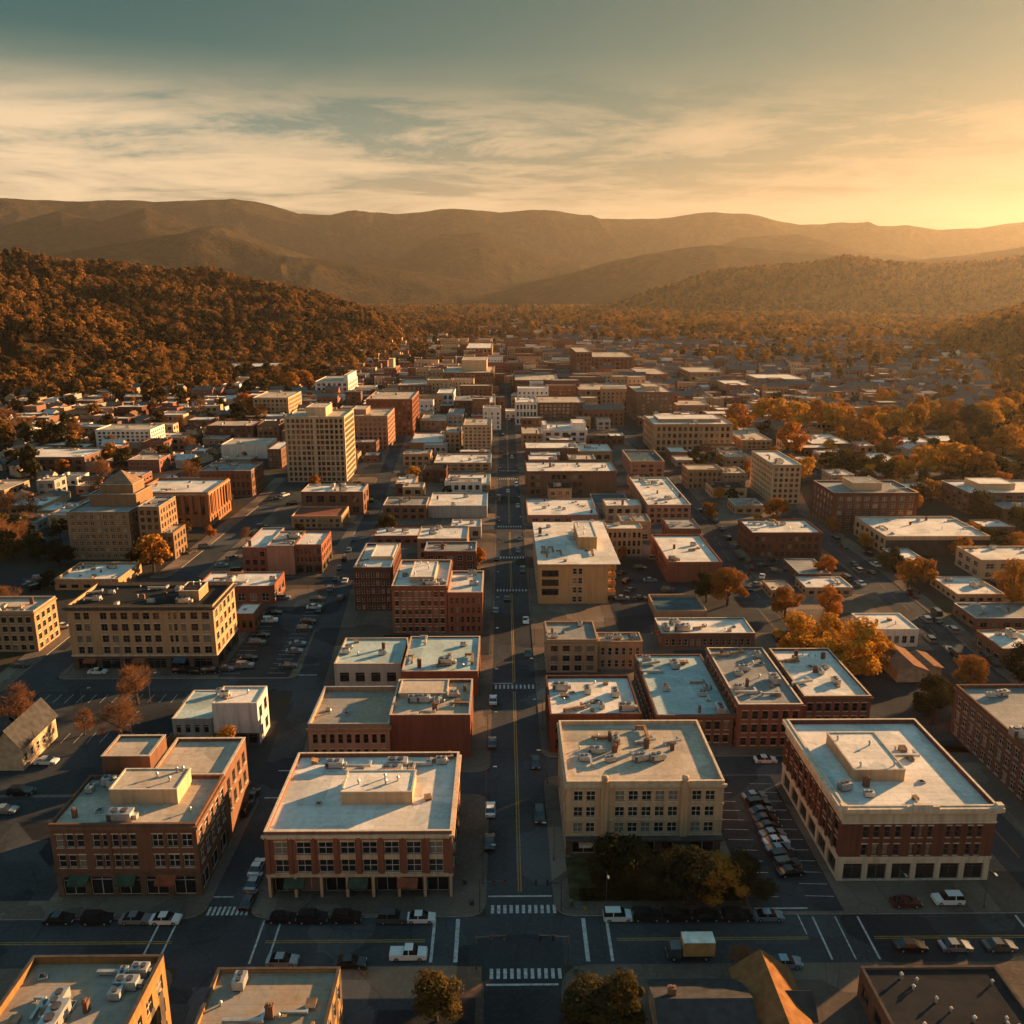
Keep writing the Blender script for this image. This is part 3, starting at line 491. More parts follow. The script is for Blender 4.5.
# ------------------------------------------------------------------ helpers
class MB:
    def __init__(s): s.v = []; s.f = []; s.m = []
    def quad(s, a, b, c, d, m=0):
        n = len(s.v); s.v += [a, b, c, d]; s.f.append((n, n+1, n+2, n+3)); s.m.append(m)
    def poly(s, pts, m=0):
        n = len(s.v); s.v += pts; s.f.append(tuple(range(n, n+len(pts)))); s.m.append(m)
    def box(s, x0, x1, y0, y1, z0, z1, m=0, bottom=True, top=True):
        n = len(s.v)
        s.v += [(x0,y0,z0),(x1,y0,z0),(x1,y1,z0),(x0,y1,z0),(x0,y0,z1),(x1,y0,z1),(x1,y1,z1),(x0,y1,z1)]
        F = [(0,1,5,4),(1,2,6,5),(2,3,7,6),(3,0,4,7)]
        if top: F.append((4,5,6,7))
        if bottom: F.append((3,2,1,0))
        for f in F: s.f.append(tuple(n+i for i in f)); s.m.append(m)
    def cyl(s, x, y, z0, z1, r0, r1=None, k=10, m=0, cap=True):
        r1 = r0 if r1 is None else r1; n = len(s.v)
        for z, r in ((z0, r0), (z1, r1)):
            for i in range(k):
                a = 2*math.pi*i/k; s.v.append((x+r*math.cos(a), y+r*math.sin(a), z))
        for i in range(k):
            j = (i+1) % k; s.f.append((n+i, n+j, n+k+j, n+k+i)); s.m.append(m)
        if cap: s.f.append(tuple(n+k+i for i in range(k))); s.m.append(m)
    def tube(s, a, b, r0, r1, k=6, m=0):
        a = np.array(a, float); b = np.array(b, float); d = b-a; d /= (np.linalg.norm(d)+1e-9)
        u = np.cross(d, (0, 0, 1) if abs(d[2]) < .9 else (1, 0, 0)); u /= np.linalg.norm(u); v = np.cross(d, u); n = len(s.v)
        for p, r in ((a, r0), (b, r1)):
            for i in range(k):
                t = 2*math.pi*i/k; s.v.append(tuple(p + r*(math.cos(t)*u + math.sin(t)*v)))
        for i in range(k):
            j = (i+1) % k; s.f.append((n+i, n+k+i, n+k+j, n+j)); s.m.append(m)
        s.f.append(tuple(n+k+i for i in range(k))); s.m.append(m)
    def prism(s, pts, z0, z1, m=0, mside=None):
        k = len(pts); n = len(s.v); ms = m if mside is None else mside
        s.v += [(x, y, z0) for x, y in pts] + [(x, y, z1) for x, y in pts]
        for i in range(k):
            j = (i+1) % k; s.f.append((n+i, n+j, n+k+j, n+k+i)); s.m.append(ms)
        s.f.append(tuple(n+k+i for i in range(k))); s.m.append(m)
    def mesh(s, name, mats):
        me = bpy.data.meshes.new(name); me.from_pydata(s.v, [], s.f)
        for m in mats: me.materials.append(m)
        if len(mats) > 1: me.polygons.foreach_set('material_index', s.m)
        return me
    def build(s, name, mats, parent=None, loc=None, rotz=None):
        return put(name, s.mesh(name, mats), parent, loc, rotz)
def put(name, me, parent=None, loc=None, rotz=None):
    o = bpy.data.objects.new(name, me); C.objects.link(o)
    if parent: o.parent = parent
    if loc is not None: o.location = loc
    if rotz: o.rotation_euler = (0, 0, rotz)
    return o
def tag(o, label, cat, group=None, kind=None):
    if label: o['label'] = label
    if cat: o['category'] = cat
    if group: o['group'] = group
    if kind: o['kind'] = kind
    return o
def empty(name, loc, rz=0):
    o = bpy.data.objects.new(name, None); C.objects.link(o); o.location = loc; o.rotation_euler = (0, 0, rz); o.empty_display_size = .5
    return o
def kids(): 
    d = {}
    for o in bpy.data.objects:
        if o.parent: d.setdefault(o.parent, []).append(o)
    return d
def struct(o): o['kind'] = 'structure'; return o
ORD = ['first','second','third','fourth','fifth','sixth','seventh','eighth','ninth','tenth','eleventh','twelfth']
def nth(i): return ORD[i] if i < len(ORD) else 'number %d' % (i+1)

# ------------------------------------------------------------------ noise and land height
def vnoise(x, y, seed=0):
    xi = np.floor(x).astype(np.int64); yi = np.floor(y).astype(np.int64); fx = x-xi; fy = y-yi
    fx = fx*fx*fx*(fx*(fx*6-15)+10); fy = fy*fy*fy*(fy*(fy*6-15)+10)
    def h(a, b):
        n = (a*374761393 + b*668265263 + seed*1442695) & 0xffffffff
        n = ((n ^ (n >> 13))*1274126177) & 0xffffffff; n = n ^ (n >> 16)
        return (n & 0xffff)/65535.0
    a = h(xi, yi)*(1-fx)+h(xi+1, yi)*fx; b = h(xi, yi+1)*(1-fx)+h(xi+1, yi+1)*fx
    return a*(1-fy)+b*fy
def fbm(x, y, o=4, seed=0):
    s = 0; a = .5
    for i in range(o): s = s+a*vnoise(x, y, seed+i); x = x*2.03+17; y = y*2.03+5; a *= .5
    return s/(1-.5**o)
def land(x, y):
    x = np.asarray(x, float); y = np.asarray(y, float)
    r = np.hypot(x, y); az = np.degrees(np.arctan2(x, y)); z = np.zeros_like(r)
    for k, (D, wf, wb, pts) in enumerate(RIDGES):
        pa = np.array([p[0] for p in pts]); pz = np.array([p[1] for p in pts], float)
        # wavy ridge line, spurs running down towards the town
        wob = (fbm(az/9+31*k, az*0+k, 3, 40+k)-.5)*D*.10
        cz = np.interp(az, pa, pz)
        s = (r-D-wob)/np.where(r < D+wob, wf, wb); e = np.clip(1-np.abs(s), 0, 1); prof = e*e*(3-2*e)
        L0 = .15*D; wx = (fbm(x/L0+9*k, y/L0, 2, 70+k)-.5)*L0*.9; rg = 0
        for q, am in ((1, .56), (2.1, .25), (4.3, .13), (8.9, .06)): rg = rg+am*(1-np.abs(2*vnoise((x+wx)/L0*q+k, (y+.6*wx)/(1.5*L0)*q+3*k, 60+7*k+int(q))-1))
        spur = (rg-.6)
        rough = (fbm(x/(.035*D), y/(.035*D), 4, 90+k)-.5)*(.14 if D > 3000 else .75)*prof*(1-.75*prof)
        zz = np.maximum(cz, 0)*(prof + 3.2*spur*prof*(1-prof) + rough)
        z = np.maximum(z, zz)
    flat = np.clip((r-560)/260, 0, 1)
    return z*flat

# ------------------------------------------------------------------ materials
MATS = {}
def new_mat(name):
    m = bpy.data.materials.new(name); m.use_nodes = True; nt = m.node_tree
    b = nt.nodes['Principled BSDF']; b.inputs['Specular IOR Level'].default_value = .3
    return m, nt, b
def simple(name, col, rough=.7, metal=0, var=.25, scale=.8):
    if name in MATS: return MATS[name]
    m, nt, b = new_mat(name); g = N(nt, 'ShaderNodeNewGeometry')
    n = N(nt, 'ShaderNodeTexNoise', Scale=scale, Detail=4.0); L(nt, g.outputs['Position'], n.inputs['Vector'])
    lo = tuple(c*(1-var) for c in col); hi = tuple(min(1, c*(1+var)) for c in col)
    L(nt, ramp(nt, n.outputs['Fac'], [(.3, lo), (.7, hi)]), b.inputs['Base Color'])
    b.inputs['Roughness'].default_value = rough; b.inputs['Metallic'].default_value = metal; b.inputs['Specular IOR Level'].default_value = .3 if rough < .56 else .0
    MATS[name] = m; return m
def wall_mat(name, col, col2, brick=True):
    m, nt, b = new_mat('wall_'+name); g = N(nt, 'ShaderNodeNewGeometry'); oi = N(nt, 'ShaderNodeObjectInfo'); P = g.outputs['Position']
    n1 = N(nt, 'ShaderNodeTexNoise', Scale=.22, Detail=5.0, Roughness=.6); L(nt, P, n1.inputs['Vector'])
    n2 = N(nt, 'ShaderNodeTexNoise', Scale=3.2, Detail=3.0); L(nt, P, n2.inputs['Vector'])
    mp = N(nt, 'ShaderNodeMapping'); mp.inputs['Scale'].default_value = (1.3, 1.3, .1); L(nt, P, mp.inputs['Vector'])
    n3 = N(nt, 'ShaderNodeTexNoise', Scale=1.0, Detail=4.0); L(nt, mp.outputs[0], n3.inputs['Vector'])
    c = mix(nt, ramp(nt, n1.outputs['Fac'], [(.3, (0, 0, 0)), (.72, (1, 1, 1))]), col, col2)
    c = mix(nt, ramp(nt, n3.outputs['Fac'], [(.42, (.0, .0, .0)), (.75, (.8, .8, .8))]), c, tuple(v*.5 for v in col))
    c = mix(nt, mth(nt, 'MULTIPLY', n2.outputs['Fac'], .35), c, tuple(min(1, v*1.35) for v in col2))
    # courses: fine horizontal banding of brick or panel joints
    if brick:
        mp2 = N(nt, 'ShaderNodeMapping'); mp2.inputs['Scale'].default_value = (.6, .6, 7); L(nt, P, mp2.inputs['Vector'])
        n4 = N(nt, 'ShaderNodeTexNoise', Scale=1.6, Detail=2.0); L(nt, mp2.outputs[0], n4.inputs['Vector'])
        c = mix(nt, mth(nt, 'MULTIPLY', n4.outputs['Fac'], .5), c, tuple(v*.6 for v in col))
    hs = N(nt, 'ShaderNodeHueSaturation'); L(nt, c, hs.inputs['Color'])
    L(nt, mth(nt, 'MULTIPLY_ADD', oi.outputs['Random'], .3), hs.inputs['Value']); nt.nodes[-1 if False else hs.name].inputs['Saturation'].default_value = 1
    vn = [q for q in nt.nodes if q.type == 'MATH'][-1]; vn.inputs[2].default_value = .85
    L(nt, hs.outputs[0], b.inputs['Base Color']); b.inputs['Roughness'].default_value = .9; b.inputs['Specular IOR Level'].default_value = .03
    return m
WC = {'red': ((.19,.078,.052),(.25,.105,.07)), 'brown': ((.15,.08,.055),(.20,.11,.075)), 'darkred': ((.105,.047,.036),(.145,.063,.047)), 'tan': ((.33,.21,.125),(.40,.265,.165)),
      'cream': ((.33,.205,.115),(.39,.25,.145)), 'creamtower': ((.42,.31,.20),(.48,.365,.245)), 'stone': ((.48,.31,.19),(.55,.37,.235)), 'white': ((.55,.51,.46),(.62,.58,.53)), 'grey': ((.27,.26,.25),(.34,.33,.31)),
      'orange': ((.27,.12,.06),(.33,.155,.08)), 'pinkbrown': ((.31,.16,.115),(.37,.205,.15)), 'gold': ((.27,.145,.058),(.33,.185,.075)), 'umber': ((.21,.135,.08),(.27,.175,.105)), 'ochre': ((.42,.25,.12),(.46,.29,.15))}
WALL = {k: wall_mat(k, *v, brick=k not in ('white',)) for k, v in WC.items()}
def roof_mat(name, col, stain, seam=.7, amt=.8, sc=.12, patch=None):
    m, nt, b = new_mat('roof_'+name); g = N(nt, 'ShaderNodeNewGeometry'); oi = N(nt, 'ShaderNodeObjectInfo'); P = g.outputs['Position']
    off = N(nt, 'ShaderNodeVectorMath', operation='ADD'); L(nt, P, off.inputs[0]); cb = N(nt, 'ShaderNodeCombineXYZ'); L(nt, mth(nt, 'MULTIPLY', oi.outputs['Random'], 60.), cb.inputs[0]); L(nt, cb.outputs[0], off.inputs[1]); P = off.outputs[0]
    n1 = N(nt, 'ShaderNodeTexNoise', Scale=sc, Detail=7.0, Roughness=.65, Distortion=.6); L(nt, P, n1.inputs['Vector'])
    n2 = N(nt, 'ShaderNodeTexNoise', Scale=1.1, Detail=5.0, Roughness=.6); L(nt, P, n2.inputs['Vector'])
    c = mix(nt, ramp(nt, n1.outputs['Fac'], [(.40, (0, 0, 0)), (.66, (amt, amt, amt))]), col, stain)
    if patch:
        n5 = N(nt, 'ShaderNodeTexNoise', Scale=.10, Detail=9.0, Roughness=.7, Distortion=.3); L(nt, P, n5.inputs['Vector'])
        c = mix(nt, ramp(nt, n5.outputs['Fac'], [(.44, (0, 0, 0)), (.58, (1, 1, 1))]), c, patch)
    c = mix(nt, ramp(nt, n2.outputs['Fac'], [(.45, (0, 0, 0)), (.8, (.5, .5, .5))]), c, tuple(v*.6 for v in stain))
    br = N(nt, 'ShaderNodeTexBrick', Scale=1.0); br.inputs['Mortar Size'].default_value = .035; br.inputs['Brick Width'].default_value = 7.3; br.inputs['Row Height'].default_value = 2.4; br.inputs['Color1'].default_value = (1, 1, 1, 1); br.inputs['Color2'].default_value = (.93, .93, .93, 1); br.inputs['Mortar'].default_value = (seam, seam, seam, 1)
    L(nt, P, br.inputs['Vector']); c = mix(nt, 1.0, c, br.outputs['Color'], 'MULTIPLY')
    vp = N(nt, 'ShaderNodeTexVoronoi', Scale=.17, distance='CHEBYCHEV'); L(nt, P, vp.inputs['Vector']); sv = N(nt, 'ShaderNodeSeparateColor'); L(nt, vp.outputs['Color'], sv.inputs[0]); c = mix(nt, 1.0, c, ramp(nt, sv.outputs[0], [(.0, (.70,.74,.76)), (.3, (.95,.94,.92)), (.75, (1,1,1)), (1, (.84,.80,.74))]), 'MULTIPLY')
    vo = N(nt, 'ShaderNodeTexVoronoi', Scale=.33); L(nt, P, vo.inputs['Vector']); sp = ramp(nt, vo.outputs['Distance'], [(.0, (.45, .43, .4)), (.13, (1, 1, 1))]); c = mix(nt, .6, c, sp, 'MULTIPLY')
    L(nt, c, b.inputs['Base Color']); b.inputs['Roughness'].default_value = .75; b.inputs['Specular IOR Level'].default_value = .04 if col[0] > .2 else 0
    bp = N(nt, 'ShaderNodeBump', Strength=.16, Distance=.12); L(nt, n2.outputs['Fac'], bp.inputs['Height']); L(nt, bp.outputs[0], b.inputs['Normal'])
    return m
ROOF = {'white': roof_mat('white', (.70,.67,.62), (.50,.47,.43)), 'tan': roof_mat('tan', (.50,.43,.35), (.32,.27,.22)), 'grey': roof_mat('grey', (.30,.30,.29), (.19,.19,.185)),
        'dark': roof_mat('dark', (.03,.031,.033), (.05,.047,.045), amt=.6), 'teal': roof_mat('teal', (.42,.52,.51), (.30,.37,.37)), 'red': roof_mat('red', (.24,.09,.06), (.16,.07,.05)),  # teal: cool roof shade put into the colour; dark: likewise for the shed
        'patched': roof_mat('patched', (.36,.28,.20), (.24,.19,.15), patch=(.29,.28,.26), amt=.8), 'darkteal': roof_mat('darkteal', (.09,.14,.16), (.06,.09,.10))}
def glass(name, col, rough):
    m, nt, b = new_mat(name); b.inputs['Base Color'].default_value = (*col, 1); b.inputs['Roughness'].default_value = rough; b.inputs['Specular IOR Level'].default_value = .6
    g = N(nt, 'ShaderNodeNewGeometry'); n = N(nt, 'ShaderNodeTexNoise', Scale=.5); L(nt, g.outputs['Position'], n.inputs['Vector'])
    bp = N(nt, 'ShaderNodeBump', Strength=.06, Distance=.3); L(nt, n.outputs['Fac'], bp.inputs['Height']); L(nt, bp.outputs[0], b.inputs['Normal'])
    return m
GLASS = [glass('window_glass', (.012,.016,.02), .07), glass('window_glass_dim', (.02,.022,.024), .15), glass('window_glass_blind', (.16,.145,.12), .3)]
FRAME = {'pale': simple('frame_pale', (.52,.48,.42), .6), 'dark': simple('frame_dark', (.06,.055,.05), .5), 'brown': simple('frame_brown', (.16,.11,.08), .6)}
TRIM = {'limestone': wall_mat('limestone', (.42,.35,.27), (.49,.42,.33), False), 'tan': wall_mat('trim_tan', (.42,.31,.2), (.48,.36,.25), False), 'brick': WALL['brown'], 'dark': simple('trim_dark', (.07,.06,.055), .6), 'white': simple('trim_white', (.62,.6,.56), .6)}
METAL = simple('galvanised', (.42,.42,.41), .45, .6); METALD = simple('dark_metal', (.08,.08,.085), .5, .4); RUSTY = simple('rusty_metal', (.28,.17,.10), .7, .1, .4)
AWN = [simple('awning_blue', (.05,.09,.13), .8), simple('awning_green', (.04,.07,.05), .8), simple('awning_rust', (.2,.07,.04), .8), simple('awning_canvas', (.45,.4,.32), .8)]
GROUND_DARK = simple('shopfront_dark', (.10,.075,.06), .7)

def asphalt(name, col, lines=False):
    m, nt, b = new_mat(name); g = N(nt, 'ShaderNodeNewGeometry'); P = g.outputs['Position']
    n1 = N(nt, 'ShaderNodeTexNoise', Scale=.06, Detail=6.0, Roughness=.6, Distortion=.5); L(nt, P, n1.inputs['Vector'])
    n2 = N(nt, 'ShaderNodeTexNoise', Scale=1.6, Detail=5.0); L(nt, P, n2.inputs['Vector'])
    c = mix(nt, ramp(nt, n1.outputs['Fac'], [(.35, (0, 0, 0)), (.65, (1, 1, 1))]), tuple(v*.75 for v in col), tuple(v*1.25 for v in col))
    c = mix(nt, ramp(nt, n2.outputs['Fac'], [(.5, (0, 0, 0)), (.8, (.6, .6, .6))]), c, tuple(v*1.7 for v in col))
    vp = N(nt, 'ShaderNodeTexVoronoi', Scale=.085, distance='CHEBYCHEV'); L(nt, P, vp.inputs['Vector']); sv = N(nt, 'ShaderNodeSeparateColor'); L(nt, vp.outputs['Color'], sv.inputs[0]); c = mix(nt, 1.0, c, ramp(nt, sv.outputs[0], [(.0, (.55,.55,.57)), (.3, (1,1,1)), (.75, (1,1,1)), (1, (1.5,1.46,1.4))]), 'MULTIPLY')
    vo = N(nt, 'ShaderNodeTexVoronoi', Scale=.12, feature='DISTANCE_TO_EDGE'); L(nt, P, vo.inputs['Vector'])
    c = mix(nt, ramp(nt, vo.outputs['Distance'], [(.0, (.5, .5, .5)), (.012, (0, 0, 0))]), c, tuple(v*.4 for v in col))
    L(nt, c, b.inputs['Base Color']); b.inputs['Roughness'].default_value = .9; b.inputs['Specular IOR Level'].default_value = .02; return m
ASPH = asphalt('asphalt', (.046,.050,.054)); ASPH2 = asphalt('asphalt_lot', (.036,.039,.042)); PAVE = asphalt('pavement', (.115,.09,.072)); LAWN = simple('lawn_dark', (.045,.045,.02), .95, 0, .5, .5)
KERB = simple('kerb_stone', (.30,.27,.23), .8); PAINTW = simple('paint_white', (.40,.39,.37), .7, 0, .35, 1.5); PAINTY = simple('paint_yellow', (.34,.20,.05), .7, 0, .3, 1.5)

def ground_mat():
    m, nt, b = new_mat('land'); g = N(nt, 'ShaderNodeNewGeometry'); P = g.outputs['Position']
    at = N(nt, 'ShaderNodeAttribute', attribute_name='wild')
    n1 = N(nt, 'ShaderNodeTexNoise', Scale=.03, Detail=6.0, Roughness=.65); L(nt, P, n1.inputs['Vector'])
    town = ramp(nt, n1.outputs['Fac'], [(.38, (.036,.038,.04)), (.5, (.045,.04,.034)), (.62, (.06,.047,.026)), (.75, (.075,.065,.05))])
    n2 = N(nt, 'ShaderNodeTexNoise', Scale=.0045, Detail=8.0, Roughness=.7); L(nt, P, n2.inputs['Vector'])
    n3 = N(nt, 'ShaderNodeTexNoise', Scale=.016, Detail=6.0, Roughness=.8); L(nt, P, n3.inputs['Vector'])
    forest = ramp(nt, n2.outputs['Fac'], [(.35, (.02,.018,.014)), (.48, (.036,.026,.015)), (.6, (.062,.034,.015)), (.7, (.045,.036,.018))])
    forest = mix(nt, ramp(nt, n3.outputs['Fac'], [(.40, (.85, .85, .85)), (.58, (0, 0, 0))]), forest, (.009,.009,.007))
    c = mix(nt, at.outputs['Fac'], town, forest); L(nt, c, b.inputs['Base Color']); b.inputs['Roughness'].default_value = 1; b.inputs['Specular IOR Level'].default_value = 0
    v = N(nt, 'ShaderNodeTexVoronoi', Scale=.035); L(nt, P, v.inputs['Vector'])
    bp = N(nt, 'ShaderNodeBump', Strength=.8); L(nt, mth(nt, 'MULTIPLY', at.outputs['Fac'], 7.), bp.inputs['Distance']); L(nt, mth(nt, 'MULTIPLY_ADD', v.outputs['Distance'], -1.0), bp.inputs['Height']); L(nt, bp.outputs[0], b.inputs['Normal'])
    return m

# ------------------------------------------------------------------ ground sheet with hills and mountains
def build_land():
    ap = -420.
    az = np.radians(np.unique(np.round(np.concatenate([np.arange(-78, -38, 1.3), np.arange(-38, 38, .135), np.arange(38, 78.1, 1.3)]), 4)))
    rr = np.concatenate([np.linspace(2, 900, 14), np.geomspace(940, 12600, 400)])
    A, Rr = np.meshgrid(az, rr); X = Rr*np.sin(A); Y = ap+Rr*np.cos(A); Z = land(X, Y)
    nr, na = X.shape; me = bpy.data.meshes.new('ground'); idx = np.arange(nr*na).reshape(nr, na)
    F = np.stack([idx[:-1, :-1], idx[:-1, 1:], idx[1:, 1:], idx[1:, :-1]], -1).reshape(-1, 4)[:, ::-1]
    me.vertices.add(nr*na); me.vertices.foreach_set('co', np.stack([X, Y, Z], -1).ravel())
    nf = len(F); me.loops.add(nf*4); me.loops.foreach_set('vertex_index', F.ravel()); me.polygons.add(nf)
    me.polygons.foreach_set('loop_start', np.arange(nf)*4); me.polygons.foreach_set('use_smooth', np.ones(nf, bool)); me.update()
    a = me.attributes.new('wild', 'FLOAT', 'POINT')
    r = np.hypot(X, Y); wild = np.clip(np.maximum((r-700)/500, (np.abs(X-20)-270)/140), 0, 1); a.data.foreach_set('value', wild.ravel().astype(np.float32))
    me.materials.append(ground_mat()); o = put('ground', me); struct(o)
build_land()

# ------------------------------------------------------------------ streets
SIDE = [(-43.7,60),(-43.7,116),(-44.2,135),(-47,180),(-50.3,228),(-53.5,270),(-56.3,330),(-58,380),(-62,440),(-68,560),(-73,700),(-80,900)]
BLVD = [(-118,116),(-118,240),(-109,290),(-106,400),(-113,520),(-122,680)]
ST1 = [(89,60),(89,160),(86,205),(81.5,260),(81.8,300),(86,358),(87.5,450),(84,560),(84,760)]
ST2 = [(120,60),(121,160),(122.2,220),(126.5,289),(126,330),(125,370),(143,450),(150,540)]
MAIN = [(2.5,30),(2.5,600),(2.5,1500)]
CROSS = [[(-260,111.2),(260,111.2)], [(-43.7,154.5),(2.5,154.5)], [(2.5,160.5),(121,160.5)], [(-118,199.5),(-48,199.5)], [(-240,279),(-54,279)], [(-240,452),(240,454)], [(81.8,268),(127,268)], [(-230,597),(240,592)], [(-230,718),(260,722)], [(-56,341),(2.5,347)], [(2.5,346.5),(84,346.5)]]
WID = {'main': 10.8, 'side': 6.8, 'blvd': 9.5, 'st1': 8, 'st2': 10}
def offs(pts, d):
    out = []
    for i, p in enumerate(pts):
        a = np.array(pts[max(0, i-1)], float); b = np.array(pts[min(len(pts)-1, i+1)], float); t = (b-a)/np.linalg.norm(b-a)
        out.append((p[0]+t[1]*d, p[1]-t[0]*d))          # d > 0 to the right of travel
    return out
def strip(name, pts, wd, z, m, label=None):
    mb = MB(); a = offs(pts, -wd/2); b = offs(pts, wd/2)
    for i in range(len(pts)-1): mb.quad((*a[i], z), (*b[i], z), (*b[i+1], z), (*a[i+1], z))
    return struct(mb.build(name, [m]))
strip('main_street', MAIN, WID['main'], .024, ASPH)
strip('side_street', SIDE, WID['side'], .020, ASPH); strip('boulevard', BLVD, WID['blvd'], .020, ASPH)
strip('side_street', ST1, WID['st1'], .020, ASPH); strip('boulevard', ST2, WID['st2'], .020, ASPH)
CW = [10.1, 8, 9, 7, 8, 10, 7, 9, 9, 6, 6]
for i, (p, wd) in enumerate(zip(CROSS, CW)): strip('cross_street', p, wd, .010+.0012*i, ASPH)
ROADS = [(MAIN, 10.8), (SIDE, 6.8), (BLVD, 9.5), (ST1, 8), (ST2, 10)] + list(zip(CROSS, CW))
def road_gap(x, y):
    best = 1e9
    for pts, wd in ROADS:
        for (ax, ay), (bx, by) in zip(pts, pts[1:]):
            dx, dy = bx-ax, by-ay; t = max(0, min(1, ((x-ax)*dx+(y-ay)*dy)/(dx*dx+dy*dy)))
            best = min(best, math.hypot(x-ax-t*dx, y-ay-t*dy)-wd/2)
    return best
# pavement blocks with kerb edge and rounded corners
def rounded(pts, r=3.5, k=5):
    out = []; n = len(pts)
    for i in range(n):
        p0, p, p1 = (np.array(pts[j % n], float) for j in (i-1, i, i+1))
        u = (p0-p)/np.linalg.norm(p0-p); v = (p1-p)/np.linalg.norm(p1-p)
        if np.dot(u, v) < -.85: out.append(tuple(p)); continue
        rr = min(r, .45*np.linalg.norm(p0-p), .45*np.linalg.norm(p1-p))
        a, b = p+u*rr, p+v*rr
        for t in np.linspace(0, 1, k+1): out.append(tuple((1-t)**2*a+2*t*(1-t)*p+t*t*b))
    return out
def block(pts, r=3.5):
    mb = MB(); P = rounded(pts, r); mb.prism(P, -.05, .13, 0, 1); return struct(mb.build('sidewalk', [PAVE, KERB]))
def along(pts, d, y0, y1):
    o = offs(pts, d); ys = sorted({y0, y1, *[p[1] for p in o if y0 < p[1] < y1]}); xs = np.interp(ys, [p[1] for p in o], [p[0] for p in o])
    return list(zip(xs, ys))
ml, mr = -2.9, 7.9
def rect(x0, x1, y0, y1): return [(x0, y0), (x1, y0), (x1, y1), (x0, y1)]
def between(l, r, y0, y1): return r + l[::-1]
block([(-40.3,116.3), (ml,116.3), (ml,150.4), (-42,150.4)]); block(rect(-112,-47.1,116.3,151)); block([(mr,116.3),(84.8,116.3),(84.8,156.9),(mr,156.9)]); block(rect(93,115.8,116.3,200), 4)
block(rect(ml-35.5, ml, 55, 106.1), 5); block(rect(-112,-47.1,55,106.1)); block([(mr,55),(84.8,55),(84.8,106.1),(mr,106.1)], 5); block(rect(93.2,115,55,106.1))
def lane(side_pts, d, y0, y1): return along(side_pts, d, y0, y1)
for y0, y1 in ((158.6, 337.5), (350.5, 446.5), (457.5, 592), (602, 713)):
    block(between(lane(SIDE, 3.5, y0, y1), [(ml, y0), (ml, y1)], y0, y1), 3)
for y0, y1 in ((164.2, 343.2), (350, 449), (459, 588), (597, 717)):
    block(between([(mr, y0), (mr, y1)], lane(ST1, -4.1, y0, y1), y0, y1), 3)
for y0, y1 in ((165, 264), (272, 449)):
    block(between(lane(ST1, 4.1, y0, y1), lane(ST2, -5.1, y0, y1), y0, y1), 3)
for y0, y1 in ((116.4, 448.5),):
    l = lane(ST2, 5.1, y0, y1); block(between(l, [(x+5, y) for x, y in l], y0, y1), 1)
for y0, y1 in ((203.2, 274.8), (283.2, 447), (457, 590)):
    block(between(lane(BLVD, 4.8, y0, y1), lane(SIDE, -3.5, y0, y1), y0, y1), 3)
for y0, y1 in ((116.4, 274.8), (283.2, 447)):
    l = lane(BLVD, -4.8, y0, y1); block(between([(x-6, y) for x, y in l], l, y0, y1), 1)
# lots, lawn, markings
def sheet(name, pts, z, m):
    mb = MB(); mb.poly([(x, y, z) for x, y in pts]); return struct(mb.build(name, [m]))
def lot(*a, z=.145, m=ASPH2, name='parking_lot'): return sheet(name, rect(*a), z, m)
lot(39.2, 53.6, 116.9, 156.4); lot(-72.5, -54.5, 203.6, 254); lot(33, 78, 232, 262, z=.149); lot(34, 78, 262.5, 302); lot(-111, -73, 120.5, 150); lot(-46.8-25, -49, 147, 150); lot(87.5, 120, 273, 301); lot(88, 119, 303-1.2, 302.9)
lot(-36, -4, 83, 100); lot(10.5, 38.2, 119.5, 130.8, m=LAWN, name='lawn'); lot(9.5, 17.5, 84, 101, m=LAWN, name='lawn'); lot(82.5, 119, 168, 219, z=.147, m=ASPH2); lot(65, 80, 200, 219, m=LAWN, name='lawn')
lot(46, 54.6, 212, 219.5); lot(-34, -4, 217, 231); lot(-100, -64, 310, 345); lot(-112, -62, 385, 433, z=.151); lot(88.5, 120, 326, 352)
sheet('parking_lot', rect(-260, -123.5, 118, 198), .012, ASPH2); sheet('parking_lot', rect(-113, -62.5, 152, 195.5), .013, ASPH2); sheet('parking_lot', rect(-260, -124.5, 322, 345), .014, ASPH2); sheet('parking_lot', rect(-230, -160, 355, 400), .014, ASPH2)
struct(sheet('footpath', rect(-39, ml-.4, 100.2, 105.9), .139, asphalt('brick_paving', (.20, .12, .08))))
mk = MB(); my = MB(); Z = .031
def line(mb, x0, y0, x1, y1, wd, z=Z):
    d = np.array([x1-x0, y1-y0], float); d /= np.linalg.norm(d); n = np.array([-d[1], d[0]])*wd/2
    mb.quad((x0-n[0], y0-n[1], z), (x1-n[0], y1-n[1], z), (x1+n[0], y1+n[1], z), (x0+n[0], y0+n[1], z))
for y0, y1 in ((122, 195), (200, 266), (271, 300), (308, 340), (352, 446), (460, 590), (604, 900)):
    for dx in (-.22, .22): line(my, 2.5+dx, y0, 2.5+dx, y1, .17)
for x0, x1 in ((-36, -12), (17, 46), (56, 83), (-110, -50)):
    for dy in (-.2, .2): line(my, x0, 111.2+dy, x1, 111.2+dy, .14)
for i in range(11): line(mk, -1.9+i*.98, 117.0, -1.9+i*.98, 118.9, .5); line(mk, -1.9+i*.98, 103.6, -1.9+i*.98, 105.5, .5)
line(mk, ml+.3, 121, mr-.3, 121, .35); line(mk, ml+.3, 102.5, mr-.3, 102.5, .35)
for x, wd in ((-10.8, .45), (-7.2, .6), (12.2, .6), (15.8, .45), (-37.2, .3), (-34.6, .3), (-50.6, .3), (-53.2, .3), (48, .3), (51.5, .2), (55, .3), (83, .35), (79.8, .35), (95.5, .3)): line(mk, x, 106.8, x*1.004, 115.8, wd)
